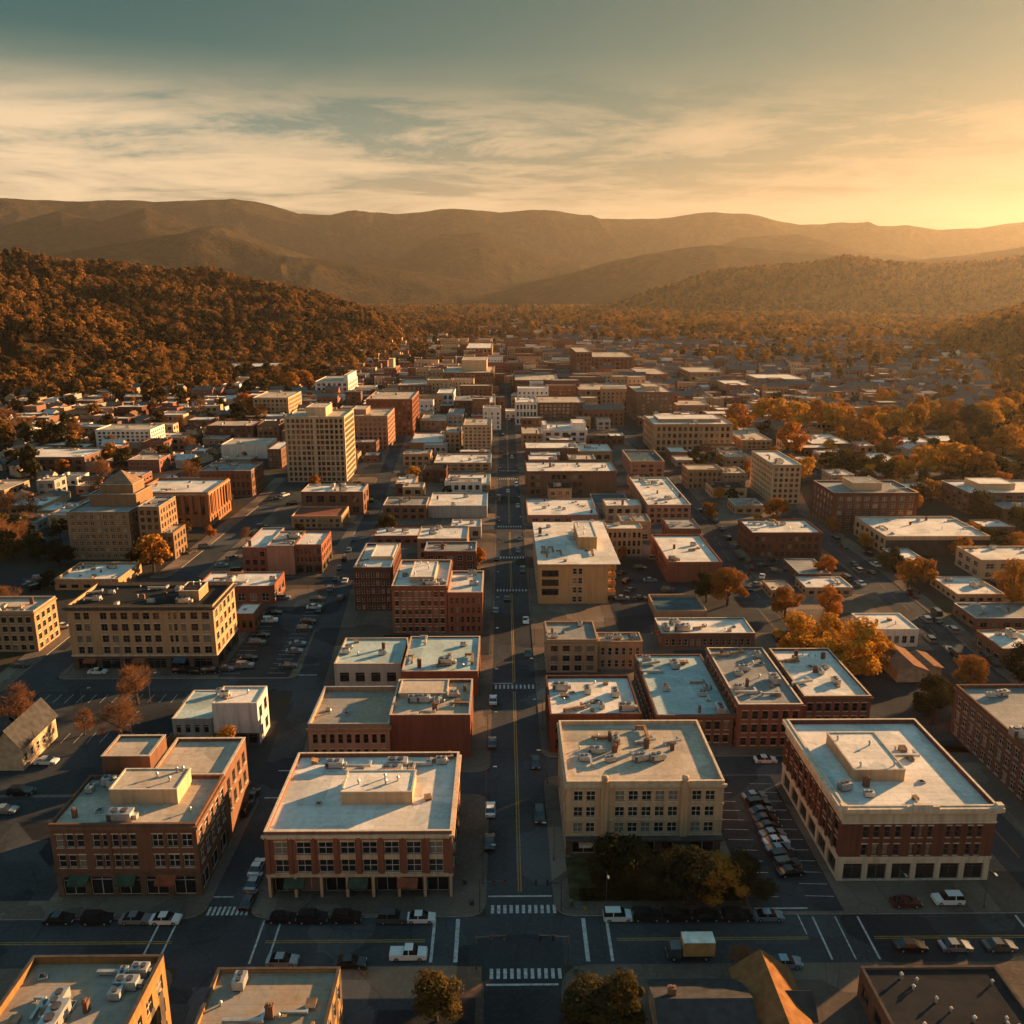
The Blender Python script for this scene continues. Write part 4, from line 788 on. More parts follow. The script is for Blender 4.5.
for i in range(9): line(mk, -46.6+i*.75, 117, -46.6+i*.75, 119, .4)
for i in range(10):
    for yy in (196.6, 268, 304, 347, 441, 462): line(mk, -2+i*1.02, yy, -2+i*1.02, yy+2.2, .45)
line(mk, ml+.3, 199.6, 2.2, 199.6, .35); line(mk, -47, 121.3, -43.8, 121.3, .3); line(mk, -46.3, 149.6, -42.5, 149.6, .3); line(mk, -46, 159.4, -42.6, 159.4, .3); line(mk, -52.6, 205, -47.6, 205, .3)
for i in range(12): line(mk, 40, 120.5+i*3.0, 44.3, 120.3+i*3.0, .12, .152); line(mk, 48.6, 120.5+i*3.0, 53.2, 120.3+i*3.0, .12, .152)
for i in range(16): line(mk, -72+.0, 206+i*2.9, -67.5, 206+i*2.9, .12, .152); line(mk, -60.5, 206+i*2.9, -56, 206+i*2.9, .12, .152)
for i in range(18): line(mk, -110+i*2.8, 190, -110+i*2.8, 194.5, .12, .02); line(mk, -110+i*2.8, 171, -110+i*2.8, 175.5, .12, .02)
line(mk, 39.5, 117.6, 48, 117.6, .3, .152); line(mk, 46, 117.4, 46, 112, .2)
for x in (89,):
    for y0 in range(118, 155, 6): line(my, x, y0, x, y0+4, .15)
for pts in (ST1, ST2):
    for (ax, ay), (bx, by) in zip(pts, pts[1:]):
        n = int((by-ay)/9)
        for k in range(n):
            t0 = k/n; t1 = (k+.45)/n
            if ay+(by-ay)*t0 > 120 : line(my if pts is not SIDE else mk, ax+(bx-ax)*t0, ay+(by-ay)*t0, ax+(bx-ax)*t1, ay+(by-ay)*t1, .16)
struct(mk.build('road_markings', [PAINTW])); struct(my.build('road_centre_lines', [PAINTY]))

# ------------------------------------------------------------------ buildings
WMESH = {}
def window_meshes(wd, ht, kind, fr, near):
    key = (round(wd, 2), round(ht, 2), kind, fr, near)
    if key in WMESH: return WMESH[key]
    g = MB(); g.quad((0,0,0), (wd,0,0), (wd,0,ht), (0,0,ht))
    f = MB(); t = .07 if near else .1; p = -.05
    f.box(0, t, p, 0, 0, ht, 0); f.box(wd-t, wd, p, 0, 0, ht, 0); f.box(t, wd-t, p, 0, 0, t, 0); f.box(t, wd-t, p, 0, ht-t, ht, 0)
    if kind == 'shop':
        n = max(1, int(wd/1.5))
        for i in range(1, n): f.box(wd*i/n-.035, wd*i/n+.035, p, 0, t, ht-t, 0)
        f.box(t, wd-t, p-.004, 0, ht*.74, ht*.74+.08, 0)
    elif kind == 'door':
        f.box(wd/2-.05, wd/2+.05, p, 0, t, ht-t, 0); f.box(t, wd-t, p-.004, 0, ht*.8, ht*.8+.1, 0)
    else:
        f.box(t, wd-t, p-.004, 0, ht*.5-.04, ht*.5+.04, 0)
        if wd > 1.25: f.box(wd/2-.035, wd/2+.035, p, 0, t, ht-t, 0)
    s = MB(); s.box(-.08, wd+.08, -.32, -.03, -.14, .0); t_ = MB(); t_.box(-.1, wd+.1, -.27, -.215, ht+.003, ht+.2)
    if near: r = [g.mesh('window', [gm]) for gm in GLASS], f.mesh('frame', [FRAME[fr]]), (s.mesh('sill', [TRIM['limestone']]), t_.mesh('lintel', [TRIM['limestone']]))
    else:
        r = []
        for gm in GLASS:
            a = MB(); a.v = list(g.v); a.f = list(g.f); a.m = [0]; n = 4
            a.v += f.v; a.f += [tuple(q+n for q in ff) for ff in f.f]; a.m += [1]*len(f.f); r.append(a.mesh('window', [gm, FRAME[fr]]))
        r = (r, None, None)
    WMESH[key] = r; return r

UNITS = {}
def unit_meshes():
    b = MB(); b.box(-1.1,1.1,-.75,.75,.25,1.35); b.box(-1.0,1.0,-.65,.65,.08,.25,1); b.cyl(-.5,0,1.35,1.55,.38,k=12,m=1); b.cyl(.5,0,1.35,1.55,.38,k=12,m=1); b.box(1.1,1.5,-.3,.3,.3,.8,0)
    UNITS['air_conditioner'] = [b.mesh('air_conditioner', [METAL, METALD])]
    b = MB(); b.box(-1.9,1.9,-1,1,.35,1.9); b.box(-1.8,-1.5,-.9,.9,.0,.35,1); b.box(1.5,1.8,-.9,.9,.0,.35,1); b.box(1.9,2.7,-.5,.5,.4,1.3); b.cyl(-1,0,1.9,2.15,.6,k=14,m=1); b.cyl(.6,0,1.9,2.15,.6,k=14,m=1); b.box(-1.93,-1.2,-1.03,-1.0,.5,1.7,1)
    UNITS['air_handler'] = [b.mesh('air_handler', [METAL, METALD])]
    b = MB(); b.cyl(0,0,0,.7,.16,k=10); b.cyl(0,0,.7,.95,.3,.12,k=10); UNITS['vent_pipe'] = [b.mesh('vent_pipe', [METAL])]
    b = MB(); b.box(-.7,.7,-.7,.7,0,.35); b.poly([(-.6,-.6,.35),(.6,-.6,.35),(0,0,.7)],1); b.poly([(.6,-.6,.35),(.6,.6,.35),(0,0,.7)],1); b.poly([(.6,.6,.35),(-.6,.6,.35),(0,0,.7)],1); b.poly([(-.6,.6,.35),(-.6,-.6,.35),(0,0,.7)],1)
    UNITS['skylight'] = [b.mesh('skylight', [METAL, GLASS[1]])]
    b = MB(); b.box(-2.6,2.6,-.28,.28,.35,.85); b.box(2.1,2.6,.28,1.9,.35,.85); b.box(-2.6,-2.2,-.3,.3,.0,.35); b.box(-.2,.2,-.25,.25,0,.35); b.box(2.15,2.5,1.5,1.85,0,.35)
    UNITS['duct'] = [b.mesh('duct', [METAL]), b.mesh('duct', [RUSTY])]
    b = MB(); b.box(-.6,.6,-.6,.6,0,.5); b.quad((-.68,-.68,.5),(.68,-.68,.5),(.68,.68,.78),(-.68,.68,.78)); b.quad((.68,-.68,.5),(.68,.68,.5),(.68,.68,.78),(.68,-.68,.5)); UNITS['roof_hatch'] = [b.mesh('roof_hatch', [RUSTY])]
    b = MB(); b.box(-.5,.5,-.35,.35,0,1.7); b.box(-.56,.56,-.41,.41,1.7,1.85); b.cyl(-.2,0,1.85,2.2,.13,k=8,m=1); b.cyl(.2,0,1.85,2.1,.13,k=8,m=1); UNITS['chimney'] = [b.mesh('chimney', [WALL['brown'], RUSTY])]
unit_meshes()
OCC = []
def facade(mb, org, rot, W, rows, rec):
    """rows: (z0, z1, zw0, zw1, [(a, b)...], material, window kind) ; returns window spots"""
    ud, nn = {0: ((1,0),(0,-1)), 90: ((0,1),(1,0)), -90: ((0,-1),(-1,0))}[rot]
    def T(u, dp, z): return (org[0]+ud[0]*u-nn[0]*dp, org[1]+ud[1]*u-nn[1]*dp, z)
    spots = []
    def q(u0, u1, z0, z1, m):
        if u1-u0 > 1e-4 and z1-z0 > 1e-4: mb.quad(T(u0,0,z0), T(u1,0,z0), T(u1,0,z1), T(u0,0,z1), m)
    for z0, z1, a, b, cols, m, kind, rc in rows:
        if not cols: q(0, W, z0, z1, m); continue
        q(0, W, z0, a, m); q(0, W, b, z1, m); u = 0
        for c0, c1 in cols:
            q(u, c0, a, b, m); u = c1
            mb.quad(T(c0,0,a), T(c0,0,b), T(c0,rc,b), T(c0,rc,a), m); mb.quad(T(c1,0,b), T(c1,0,a), T(c1,rc,a), T(c1,rc,b), m)
            mb.quad(T(c0,0,a), T(c0,rc,a), T(c1,rc,a), T(c1,0,a), m); mb.quad(T(c0,0,b), T(c1,0,b), T(c1,rc,b), T(c0,rc,b), m)
            spots.append((T(c0, rc, a), R(rot), c1-c0, b-a, kind))
        q(u, W, a, b, m)
    return spots
def cols_even(W, n, frac, margin=.03):
    if n <= 0: return []
    m = W*margin; p = (W-2*m)/n; return [(m+p*i+p*(1-frac)/2, m+p*i+p*(1+frac)/2) for i in range(n)]
def ring(mb, x0, x1, y0, y1, t, z0, z1, m=0):
    mb.box(x0, x1, y0, y0+t, z0, z1, m); mb.box(x0, x1, y1-t, y1, z0, z1, m); mb.box(x0, x0+t, y0+t, y1-t, z0, z1, m); mb.box(x1-t, x1, y0+t, y1-t, z0, z1, m)

def building(row, fill=False):
    name, label, X0, X1, Y0, Y1, H, wc, rc, fl, bays, o = row
    st = o.get('style', ''); near = o.get('near', 0); par = o.get('par', .5)
    rg = random.Random(hash((round(X0*10), round(Y0*10))) & 0xffff)
    w_, d = X1-X0, Y1-Y0; root = empty(name, ((X0+X1)/2, Y0, 0))
    tag(root, label, o.get('cat') or {'brick_building':'building','shop_building':'shop','brick_hotel':'hotel','hotel':'hotel','office_building':'office','stone_building':'building','flat_building':'building','white_building':'building','apartment_tower':'apartments','apartment_building':'apartments'}.get(name, 'building'), o.get('group'))
    OCC.append((X0-1.5, X1+1.5, Y0-1.5, Y1+1.5))
    hw = w_/2; rz = H-par; full = near and Y0 < 260
    wall = MB(); mats = [WALL[wc], TRIM['limestone' if st in 'D' else 'tan'], GROUND_DARK if st not in ('D',) else TRIM['limestone'], TRIM['dark']]
    shop = o.get('shop'); fr = o.get('frame') or ('pale' if st in ('A', 'B') else rg.choice(['dark', 'brown', 'pale']))
    top = 2.1 if st == 'D' else (.5 if st in 'ABCQ' else .15)*(1 if H > 5 else .5)
    fh = (rz-top)/(fl+(.3 if shop else 0)); gh = fh*(1.3 if shop else 1)
    wf, hf = (.78, .70) if st == 'T' else (.5, .78) if st == 'W' else (.66, .72) if st == 'B' else (.58, .62)
    rec = .22
    def rows_for(W, n, cols, side):
        rs = []
        if cols and not side:
            gaps = [b-a for a, b in zip(cols, cols[1:])]; cc = []
            for i_, c in enumerate(cols): cw = min(1.9/W, min(gaps[max(0, i_-1):i_+1])*(.72 if st not in ('Q', 'D') else .62 if st == 'Q' else .5)); cc.append(((c-cw/2)*W, (c+cw/2)*W))
        else: cc = cols_even(W, n, wf)
        nsh = max(2, (n+1)//2) if n else 0
        z = 0
        if fl > 0:
            if st == 'B' and not side: gcols = [(c0, c1) for c0, c1 in cols_even(W, 7, .84, .015)]; rs.append((0, gh, .1, gh*.86, gcols, 2, 'shop', 1.6))
            elif shop: rs.append((0, gh, .35, gh*.78, cols_even(W, nsh, .78, .02), 2 if not side or st in 'DQ' else 0, 'shop', .35))
            elif fl == 1: rs.append((0, gh, gh*.25, gh*.72, cols_even(W, n, .6), 0, 'shop' if n < 6 else 'std', .2))
            else: rs.append((0, gh, gh*.22, gh*.8, cc, 0, 'std', rec))
            z = gh
        if st == 'W' and fl > 1:
            rs.append((z, rz-top, z+.6, rz-top-.9, cc, 0, 'shop', .4)); z = rz-top
        else:
            for k in range(fl-1):
                rs.append((z, z+fh, z+fh*(.5-hf/2), z+fh*(.5+hf/2), cc, 0, 'std', rec)); z += fh
        rs.append((z, rz, 0, 0, [], 1 if st == 'D' else 0, '', 0)); return rs
    spots = []
    plain = [(0, rz, 0, 0, [], 0, '', 0)]
    pitch = w_/max(bays, 1) if bays else 3.2
    vis_r = (X0+X1)/2 < 3
    nside = max(1, int(d/max(pitch, 2.6))) if not o.get('blankside') else 0
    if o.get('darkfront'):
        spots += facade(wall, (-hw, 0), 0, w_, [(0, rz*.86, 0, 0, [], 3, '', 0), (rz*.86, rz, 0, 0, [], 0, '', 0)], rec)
    elif o.get('shopdark'):
        spots += facade(wall, (-hw, 0), 0, w_, [(0, rz*.3, .3, rz*.26, cols_even(w_, 4, .8), 2, 'shop', .2), (rz*.3, rz, 0, 0, [], 0, '', 0)], rec)
    else: spots += facade(wall, (-hw, 0), 0, w_, rows_for(w_, bays, o.get('cols'), 0) if bays else plain, rec)
    sr = rows_for(d, nside, None, 1) if nside else plain
    spots += facade(wall, (hw, 0), 90, d, sr if vis_r else plain, rec); spots += facade(wall, (-hw, d), -90, d, plain if vis_r else sr, rec)
    wall.quad((hw,d,0), (-hw,d,0), (-hw,d,rz), (hw,d,rz))
    # pilasters, bands
    if st == 'B':
        for c in np.linspace(.0, 1, 9): x = -hw+.35+c*(w_-.7); wall.box(x-.35, x+.35, -.22, -.003, gh, rz, 0)
        wall.box(-hw-.1, hw+.1, -.26, -.004, gh-.25, gh+.25, 1)
        for k in range(8):
            x = -hw+w_*.03+(k+.5)*w_*.94/8; wall.box(x-1.2, x+1.2, -.1, -.002, gh+fh-.45, gh+fh+.35, 1); wall.box(x-1.2, x+1.2, -.1, -.002, gh+2*fh-.55, gh+2*fh-.2, 1)
        for c in np.linspace(0, 1, 8): x = -hw+.3+c*(w_-.6); wall.box(x-.22, x+.22, -.12, .3, .13, gh-.26, 1)
    if st == 'C':
        for c in (.24, .75): x = -hw+c*w_; wall.box(x-.6, x+.6, -.5, -.003, 0, rz+.9, 0)
        for z in (gh+.02, gh+fh, gh+2*fh): wall.box(-hw-.12, hw+.12, -.2, -.002, z-.12, z+.12, 1)
        wall.box(-hw-.1, hw+.1, -1.5, -.2, gh*.92, gh, 3)
    if st == 'D':
        wall.box(-hw-.12, hw+.12, -.16, -.002, gh-.1, gh+.35, 1); wall.box(-hw-.14, -hw-.002, 0, d, gh-.1, gh+.35, 1)
        for k in range(1, 10): yy = d*k/10; wall.box(-hw-.22, -hw-.003, yy-.3, yy+.3, gh+.35, rz-top, 0)
    if st == 'W':
        for k in range(10): x = -hw+.4+k*(w_-.8)/9; wall.box(x-.45, x+.45, -.35, -.003, gh, rz-top, 0)
        for k in range(8): yy = .5+k*(d-1)/7; wall.box(hw+.003, hw+.35, yy-.45, yy+.45, gh, rz-top, 0)
    if st == 'T':
        for k in range(13): x = -hw+.2+k*(w_-.4)/12; wall.box(x-.2, x+.2, -.25, -.003, .5, rz, 0)
        wall.box(-.9, .9, -.5, -.25, .5, rz+.5, 0)
    if st == 'Q':
        wall.box(-hw-.15, hw+.15, -.25, -.002, gh-.1, gh+.3, 1); wall.box(hw+.002, hw+.2, 0, d, gh-.1, gh+.3, 1)
    if st == 'F':
        for k in range(5):
            yy = 1.4+k*2.6
            pts = [(hw+.004, yy-.65, 2.5), (hw+.004, yy+.65, 2.5)] + [(hw+.004, yy+.65*math.cos(a), 7.2+.9*math.sin(a)) for a in np.linspace(0, math.pi, 9)]
            wall.poly(pts, 3)
    if st == 'A':
        wall.box(-hw*.2-.25, -hw*.2+.25, -.18, -.003, gh, rz+.4, 0)
        for z in (gh, ): wall.box(-hw-.06, hw+.06, -.15, -.002, z-.12, z+.12, 0)
    wall.build('wall', mats, root)
    # parapet, coping, cornice
    if par > .05:
        pm = MB(); t = .35; ring(pm, -hw, hw, 0, d, t, rz, H-.09, 0); ring(pm, -hw-.04, hw+.04, -.04, d+.04, t+.07, H-.09, H, 1)
        pm.build('parapet', [WALL[wc], TRIM['dark'] if st in ('Q', 'F') or rc == 'dark' else TRIM['limestone'] if st and st in 'BCD' else rg.choice([WALL[wc], TRIM['tan'], METAL, WALL[wc], TRIM['limestone']])], root)  # dark coping: rim shade put into the colour on shed and arched blocks
    if st in tuple('ABCDQW') or (near and not st):
        cm = MB(); z1 = H-.1
        if st == 'D':
            cm.box(-hw-.35, hw+.35, -.4, -.003, rz-.25, rz+.15); cm.box(-hw-.75, hw+.75, -.8, -.003, rz+.15, H-.12); cm.box(-hw-.75, -hw-.003, 0, d, rz+.15, H-.12); cm.box(-hw-.35, -hw-.004, 0, d, rz-.25, rz+.15)
            cm.box(-hw-.12, hw+.12, -.15, -.002, rz-2.2, rz-1.9); cm.prism([(-2.6, -.8), (2.6, -.8), (2.6, -.1), (-2.6, -.1)], H-.12, H+.32); cm.prism([(-1.5, -.78), (1.5, -.78), (1.5, -.12), (-1.5, -.12)], H+.32, H+.6)
            for sx in (-1, 1): cm.box(sx*(hw+.1)-.5, sx*(hw+.1)+.5, -.6, .4, H-.12, H+.4)
        else:
            ov = .75 if st == 'Q' else .4; cm.box(-hw-ov, hw+ov, -ov, -.003, rz-.1, rz+.28); cm.box(-hw-ov*.5, hw+ov*.5, -ov*.5, -.004, rz-.42, rz-.1)
            sx = 1 if vis_r else -1; a, b_ = (hw+.003, hw+ov) if sx > 0 else (-hw-ov, -hw-.003); cm.box(a, b_, 0, d, rz-.1, rz+.28)
            n = int(w_/1.1)
            for i in range(n): x = -hw+(i+.5)*w_/n; cm.box(x-.13, x+.13, -ov*.85, -ov*.5, rz-.36, rz-.1)
        cm.build('cornice', [TRIM['limestone'] if st == 'D' else TRIM['dark'] if st == 'Q' else TRIM['tan'] if st in 'BCW' and st else WALL[wc]], root)
    if st == 'C':
        for c in (.24, .75):
            b_ = MB(); x = -hw+c*w_
            for (za, zb, ra, rb) in ((0, .3, .35, .6), (.3, .8, .6, .62), (.8, 1.15, .62, .3)): b_.cyl(x, -.2, rz+.9+za, rz+.9+zb, ra, rb, 12, 0, True)
            b_.build('finial', [TRIM['tan']], root)
    # roof
    rm = MB(); ov = 1.2 if o.get('balcony') else -.3 if par > .05 else .3
    if o.get('balcony'): rm.box(-hw-.3, hw+3.6, -.9, d+.3, H-.02, H+.25); 
    else: rm.quad((-hw-ov, -ov, rz), (hw+ov, -ov, rz), (hw+ov, d+ov, rz), (-hw-ov, d+ov, rz)) if par > .05 else rm.box(-hw-.3, hw+.3, -.3, d+.3, rz, rz+.12)
    zt = H+.25 if o.get('balcony') else rz
    roof = rm.build('roof', [ROOF[rc]], root); roof.location = (0, 0, 0)
    pr = []
    for (a, b_, c, e, ph) in o.get('pent', []):
        pm = MB(); x0, x1, y0, y1 = -hw+a*w_, -hw+b_*w_, c*d, e*d; pm.box(x0, x1, y0, y1, zt, zt+ph, 0, False, False); ring(pm, x0-.08, x1+.08, y0-.08, y1+.08, .3, zt+ph, zt+ph+.22, 1); pm.quad((x0+.2, y0+.2, zt+ph+.05), (x1-.2, y0+.2, zt+ph+.05), (x1-.2, y1-.2, zt+ph+.05), (x0+.2, y1-.2, zt+ph+.05), 2)
        pm.build('penthouse', [WALL[wc if wc not in ('red', 'darkred', 'brown') else 'stone'], TRIM['limestone'], ROOF[rc]], root); pr.append((x0, x1, y0, y1, zt+ph+.05))
    # machinery on the roof (sub-parts of the roof)
    kinds = ['air_conditioner', 'vent_pipe', 'skylight', 'air_handler', 'duct', 'roof_hatch', 'vent_pipe', 'air_conditioner', 'chimney', 'duct']
    for i in range(int(o.get('hv', 2)*1.5) if not fill else o.get('hv', 2)):
        k = rg.choice(kinds) if w_*d > 100 else rg.choice(['vent_pipe', 'air_conditioner', 'skylight', 'roof_hatch'])
        m = 1.6 if w_ > 8 else 1
        if o.get('vents'): k = 'vent_pipe'
        for _ in range(12):
            x = rg.uniform(-hw+m, hw-m); y = rg.uniform(m, d-m); z = zt
            if st == 'C': x = rg.uniform(-hw+2, hw-6); y = rg.uniform(d*.35, d*.8); k = rg.choice(['air_handler', 'duct', 'air_conditioner', 'duct', 'chimney', 'air_handler', 'vent_pipe'])
            hit = [p for p in pr if p[0]-1.2 < x < p[1]+1.2 and p[2]-1.2 < y < p[3]+1.2]
            if not hit: break
        else: continue
        u = put(k, rg.choice(UNITS[k]), roof, (x, y, z), rg.choice([0, 0, math.pi/2, .3])); s = rg.uniform(.8, 1.25)*(.8 if H < 4 else 1); s *= .82; u.scale = (s, s, s*rg.uniform(.85, 1.2))
    if pr and near:
        x0, x1, y0, y1, z = pr[0]
        for i in range(4): put('vent_pipe', UNITS['vent_pipe'][0], roof, (rg.uniform(x0+.6, x1-.6), rg.uniform(y0+.6, y1-.6), z))
    # windows, one object each
    nw = 0; rest = MB(); door_done = False
    for i, (p, ro, wd, ht, kind) in enumerate(spots):
        if nw >= 100:
            c, s = math.cos(ro), math.sin(ro); rest.quad(p, (p[0]+c*wd, p[1]+s*wd, p[2]), (p[0]+c*wd, p[1]+s*wd, p[2]+ht), (p[0], p[1], p[2]+ht)); continue
        nm = 'window' if kind != 'shop' else 'shop_window'
        if kind == 'shop' and shop and not door_done and i >= 1 and ro == 0: kind = 'door'; nm = 'door'; door_done = True
        g, f, s = window_meshes(wd, ht, kind, fr, bool(full)); gm = g[0 if kind == 'shop' else rg.choice((0, 0, 0, 1, 1, 2))]
        wo = put(nm, gm, root, p, ro); nw += 1
        if f:
            put('frame', f, wo)
            if kind == 'std': put('sill', s[0], wo); put('lintel', s[1], wo)
    if rest.v: tag(rest.build('windows', [GLASS[0]], root), None, None, None, 'stuff')
    if shop and full and st != 'D':
        for i in range(3):
            x = -hw+w_*(.15+.3*i+rg.uniform(-.04, .04)); aw = MB(); aw.quad((x-1.6,-1.3,gh*.68), (x+1.6,-1.3,gh*.68), (x+1.6,-.05,gh*.86), (x-1.6,-.05,gh*.86)); aw.quad((x-1.6,-1.3,gh*.6), (x+1.6,-1.3,gh*.6), (x+1.6,-1.3,gh*.68), (x-1.6,-1.3,gh*.68))
            aw.poly([(x-1.6,-1.3,gh*.68), (x-1.6,-.05,gh*.86), (x-1.6,-.05,gh*.68)]); aw.poly([(x+1.6,-1.3,gh*.68), (x+1.6,-.05,gh*.68), (x+1.6,-.05,gh*.86)])
            aw.build('awning', [rg.choice(AWN)], root)
    return root, hw, d, rz, H
def annex(root, x0, x1, y0, y1, h, wc, rc, name='wing', par=.5, spots=None):
    m = MB(); m.box(x0, x1, y0, y1, 0, h-par, 0, False, False); ring(m, x0, x1, y0, y1, .35, h-par, h-.08, 0); ring(m, x0-.07, x1+.07, y0-.07, y1+.07, .49, h-.08, h, 1)
    m.quad((x0+.3, y0+.3, h-par), (x1-.3, y0+.3, h-par), (x1-.3, y1-.3, h-par), (x0+.3, y1-.3, h-par), 2)
    return m.build(name, [WALL[wc], TRIM['limestone'], ROOF[rc]], root)
for row in B:
    root, hw, d, rz, H = building(row)
    st = row[11].get('style')
    if st == 'A':       # the deep right wing and the tall rear block of the L
        annex(root, -1.2, hw, d+.01, d+13, H-.02, 'brown', 'tan', par=.7); annex(root, -hw+1.5, -1.6, d+1.5, d+9, H+2.8, 'brown', 'tan')
        g, f, s = window_meshes(1.4, 2.2, 'std', 'dark', True)
        for k in range(4):
            for z in (5.3, 9.2): wo = put('window', g[0], root, (hw+.012, d+1.2+k*3, z), R(90)); put('frame', f, wo); put('sill', s[0], wo)
        OCC.append((row[2]-1, row[3]+1, row[4], row[5]+15))
    if st == 'Y':
        g, f, s_ = window_meshes(5.2, 2.1, 'shop', 'dark', False)
        for k in range(3): put('window', g[0], root, (-hw+1.0, -.02, 3.0+k*3.0))
        for k in range(4):
            for q in range(5):
                m_ = MB(); y0 = 1+q*9.2; z0 = 2.6+k*2.7; m_.box(hw+.01, hw+2.6, y0, y0+6, z0, z0+.2); m_.box(hw+2.52, hw+2.6, y0, y0+6, z0+.2, z0+1.1); m_.box(hw+.01, hw+2.52, y0, y0+.08, z0+.2, z0+1.1); m_.build('balcony', [WALL['ochre']], root)
    if st == 'U':       # stepped storeys and pyramid top behind the front slab
        annex(root, -hw+4, hw-1, d*.55, d+7, H+4.2, 'umber', 'grey', 'setback'); annex(root, -hw+7, hw-3, d*.7, d+5, H+7.2, 'umber', 'grey', 'setback')
        p = MB(); x0, x1, y0, y1, z = -hw+7.2, hw-3.2, d*.72, d+4.8, H+7.2; cx, cy = (x0+x1)/2, (y0+y1)/2
        for a, b_ in (((x0,y0),(x1,y0)), ((x1,y0),(x1,y1)), ((x1,y1),(x0,y1)), ((x0,y1),(x0,y0))): p.poly([(*a, z), (*b_, z), (cx, cy, z+4.5)])
        p.build('pyramid_roof', [simple('pyramid_brown', (.20,.13,.09), .9)], root); OCC.append((row[2]-1, row[3]+1, row[4], row[5]+8))
BYL = {r[1]: r for r in B}

# ------------------------------------------------------------------ houses (gabled): two near ones, then the far suburbs
HW = [simple('house_cream', (.40,.33,.25), .8), simple('house_white', (.36,.31,.25), .8), simple('house_brick', (.26,.12,.08), .85), simple('house_tan', (.4,.3,.2), .8)]
SH = [simple('shingle_grey', (.12,.115,.11), .9), simple('shingle_dark', (.05,.05,.052), .9), simple('shingle_brown', (.19,.11,.07), .9), simple('roof_tin', (.4,.4,.39), .5, .3)]
def gable_mesh(x0, x1, y0, y1, z0, z1, axis, m=0, mg=None, mb=None, ov=.4):
    b = mb or MB(); 
    if axis == 'x':
        c = (y0+y1)/2; b.quad((x0-ov,y0-ov,z0), (x1+ov,y0-ov,z0), (x1+ov,c,z1), (x0-ov,c,z1), m); b.quad((x1+ov,y1+ov,z0), (x0-ov,y1+ov,z0), (x0-ov,c,z1), (x1+ov,c,z1), m)
        if mg is not None:
            b.poly([(x0,y1,z0), (x0,y0,z0), (x0,c,z1-.1)], mg); b.poly([(x1,y0,z0), (x1,y1,z0), (x1,c,z1-.1)], mg)
    else:
        c = (x0+x1)/2; b.quad((x1+ov,y0-ov,z0), (x1+ov,y1+ov,z0), (c,y1+ov,z1), (c,y0-ov,z1), m); b.quad((x0-ov,y1+ov,z0), (x0-ov,y0-ov,z0), (c,y0-ov,z1), (c,y1+ov,z1), m)
        if mg is not None:
            b.poly([(x0,y0,z0), (x1,y0,z0), (c,y0,z1-.1)], mg); b.poly([(x1,y1,z0), (x0,y1,z0), (c,y1,z1-.1)], mg)
    return b
def walls_mesh(x0, x1, y0, y1, h, mb=None, m=0):
    b = mb or MB(); b.box(x0, x1, y0, y1, 0, h, m, False, False); return b
def near_house(loc, label, parts, wm, rms):
    root = empty('gabled_house', loc); tag(root, label, 'house'); g, f, s = window_meshes(1.1, 1.7, 'std', 'pale', True)
    for q_, (x0, x1, y0, y1, h, top, ax) in enumerate(parts):
        rm = rms[min(q_, len(rms)-1)]
        walls_mesh(x0, x1, y0, y1, h).build('wall', [wm], root); b = gable_mesh(x0, x1, y0, y1, h, top, ax, 0, 1, None, .5)
        ro = b.build('roof', [rm, wm], root)
        for k in range(int((y1-y0)/2.4)):
            wo = put('window', g[k % 2], root, (x1+.02, y0+.8+k*2.4, 1.6), R(90)); put('frame', f, wo); put('sill', s[0], wo)
    c = put('chimney', UNITS['chimney'][0], root, (parts[0][0]+2, (parts[0][2]+parts[0][3])/2+1.2, parts[0][5]-1.2))
    OCC.append((loc[0]-20, loc[0]+20, loc[1]-2, loc[1]+14)); return root
SH_SUNLIT = simple('shingle_sunlit_tint', (.19,.095,.042), .9)  # orange sunlight put into the colour of the cross gable shingles
near_house((29, 84, 0), 'dark shingled house with an orange sunlit cross gable by the near kerb', [(-9.2, 2.6, 3, 15.2, 3.4, 6.4, 'x'), (2.65, 10.2, 0, 17, 3.4, 6.6, 'y'), (7.2, 11.6, 1.5, 6.5, 3.0, 5.7, 'x'), (7.2, 11.2, 9, 13.5, 3.0, 5.5, 'x')], HW[3], [SH[1], SH_SUNLIT, SH[1], SH[1]])
near_house((-107, 160, 0), 'stucco house with steep gables and sunlit gold side cut by the left edge', [(-12, 3.5, 2, 10, 4.5, 9, 'x'), (3.55, 9, 0, 14, 4.8, 9.2, 'y')], HW[3], [SH[1], SH[1]])
near_house((104.5, 197, 0), 'shed with long rust brown pitched roof below the white cube store', [(-6.5, .8, 2, 15, 3.4, 5.0, 'y'), (.85, 5.5, 4, 13, 3.2, 3.9, 'y')], HW[3], [SH[2]])

HM = {}
def house_meshes(i, hip):
    rg = random.Random(i); a = rg.uniform(4.2, 6.5); b_ = rg.uniform(3.6, 5); h = rg.choice([3.2, 4.4, 5.6]); t = h+rg.uniform(2, 3.2); ax = rg.choice('xy')
    wl = walls_mesh(-a, a, -b_, b_, h); wing = rg.random() < .5
    if wing: walls_mesh(a*.1, a*.9, -b_-2.5, -b_-.01, h*.8, wl)
    wn = MB()
    for k in range(3): 
        x = -a+a*.35+k*a*.65; wn.quad((x,-b_-.03,h-2.2), (x+.9,-b_-.03,h-2.2), (x+.9,-b_-.03,h-.8), (x,-b_-.03,h-.8))
    rf = gable_mesh(-a, a, -b_, b_, h, t, ax, 0, 1)
    if wing: gable_mesh(a*.1, a*.9, -b_-2.5, -b_+1.5, h*.8, h*.8+1.9, 'y', 0, 1, rf)
    return wl, rf, wn, (a*.4, b_*.2, t-1.3)
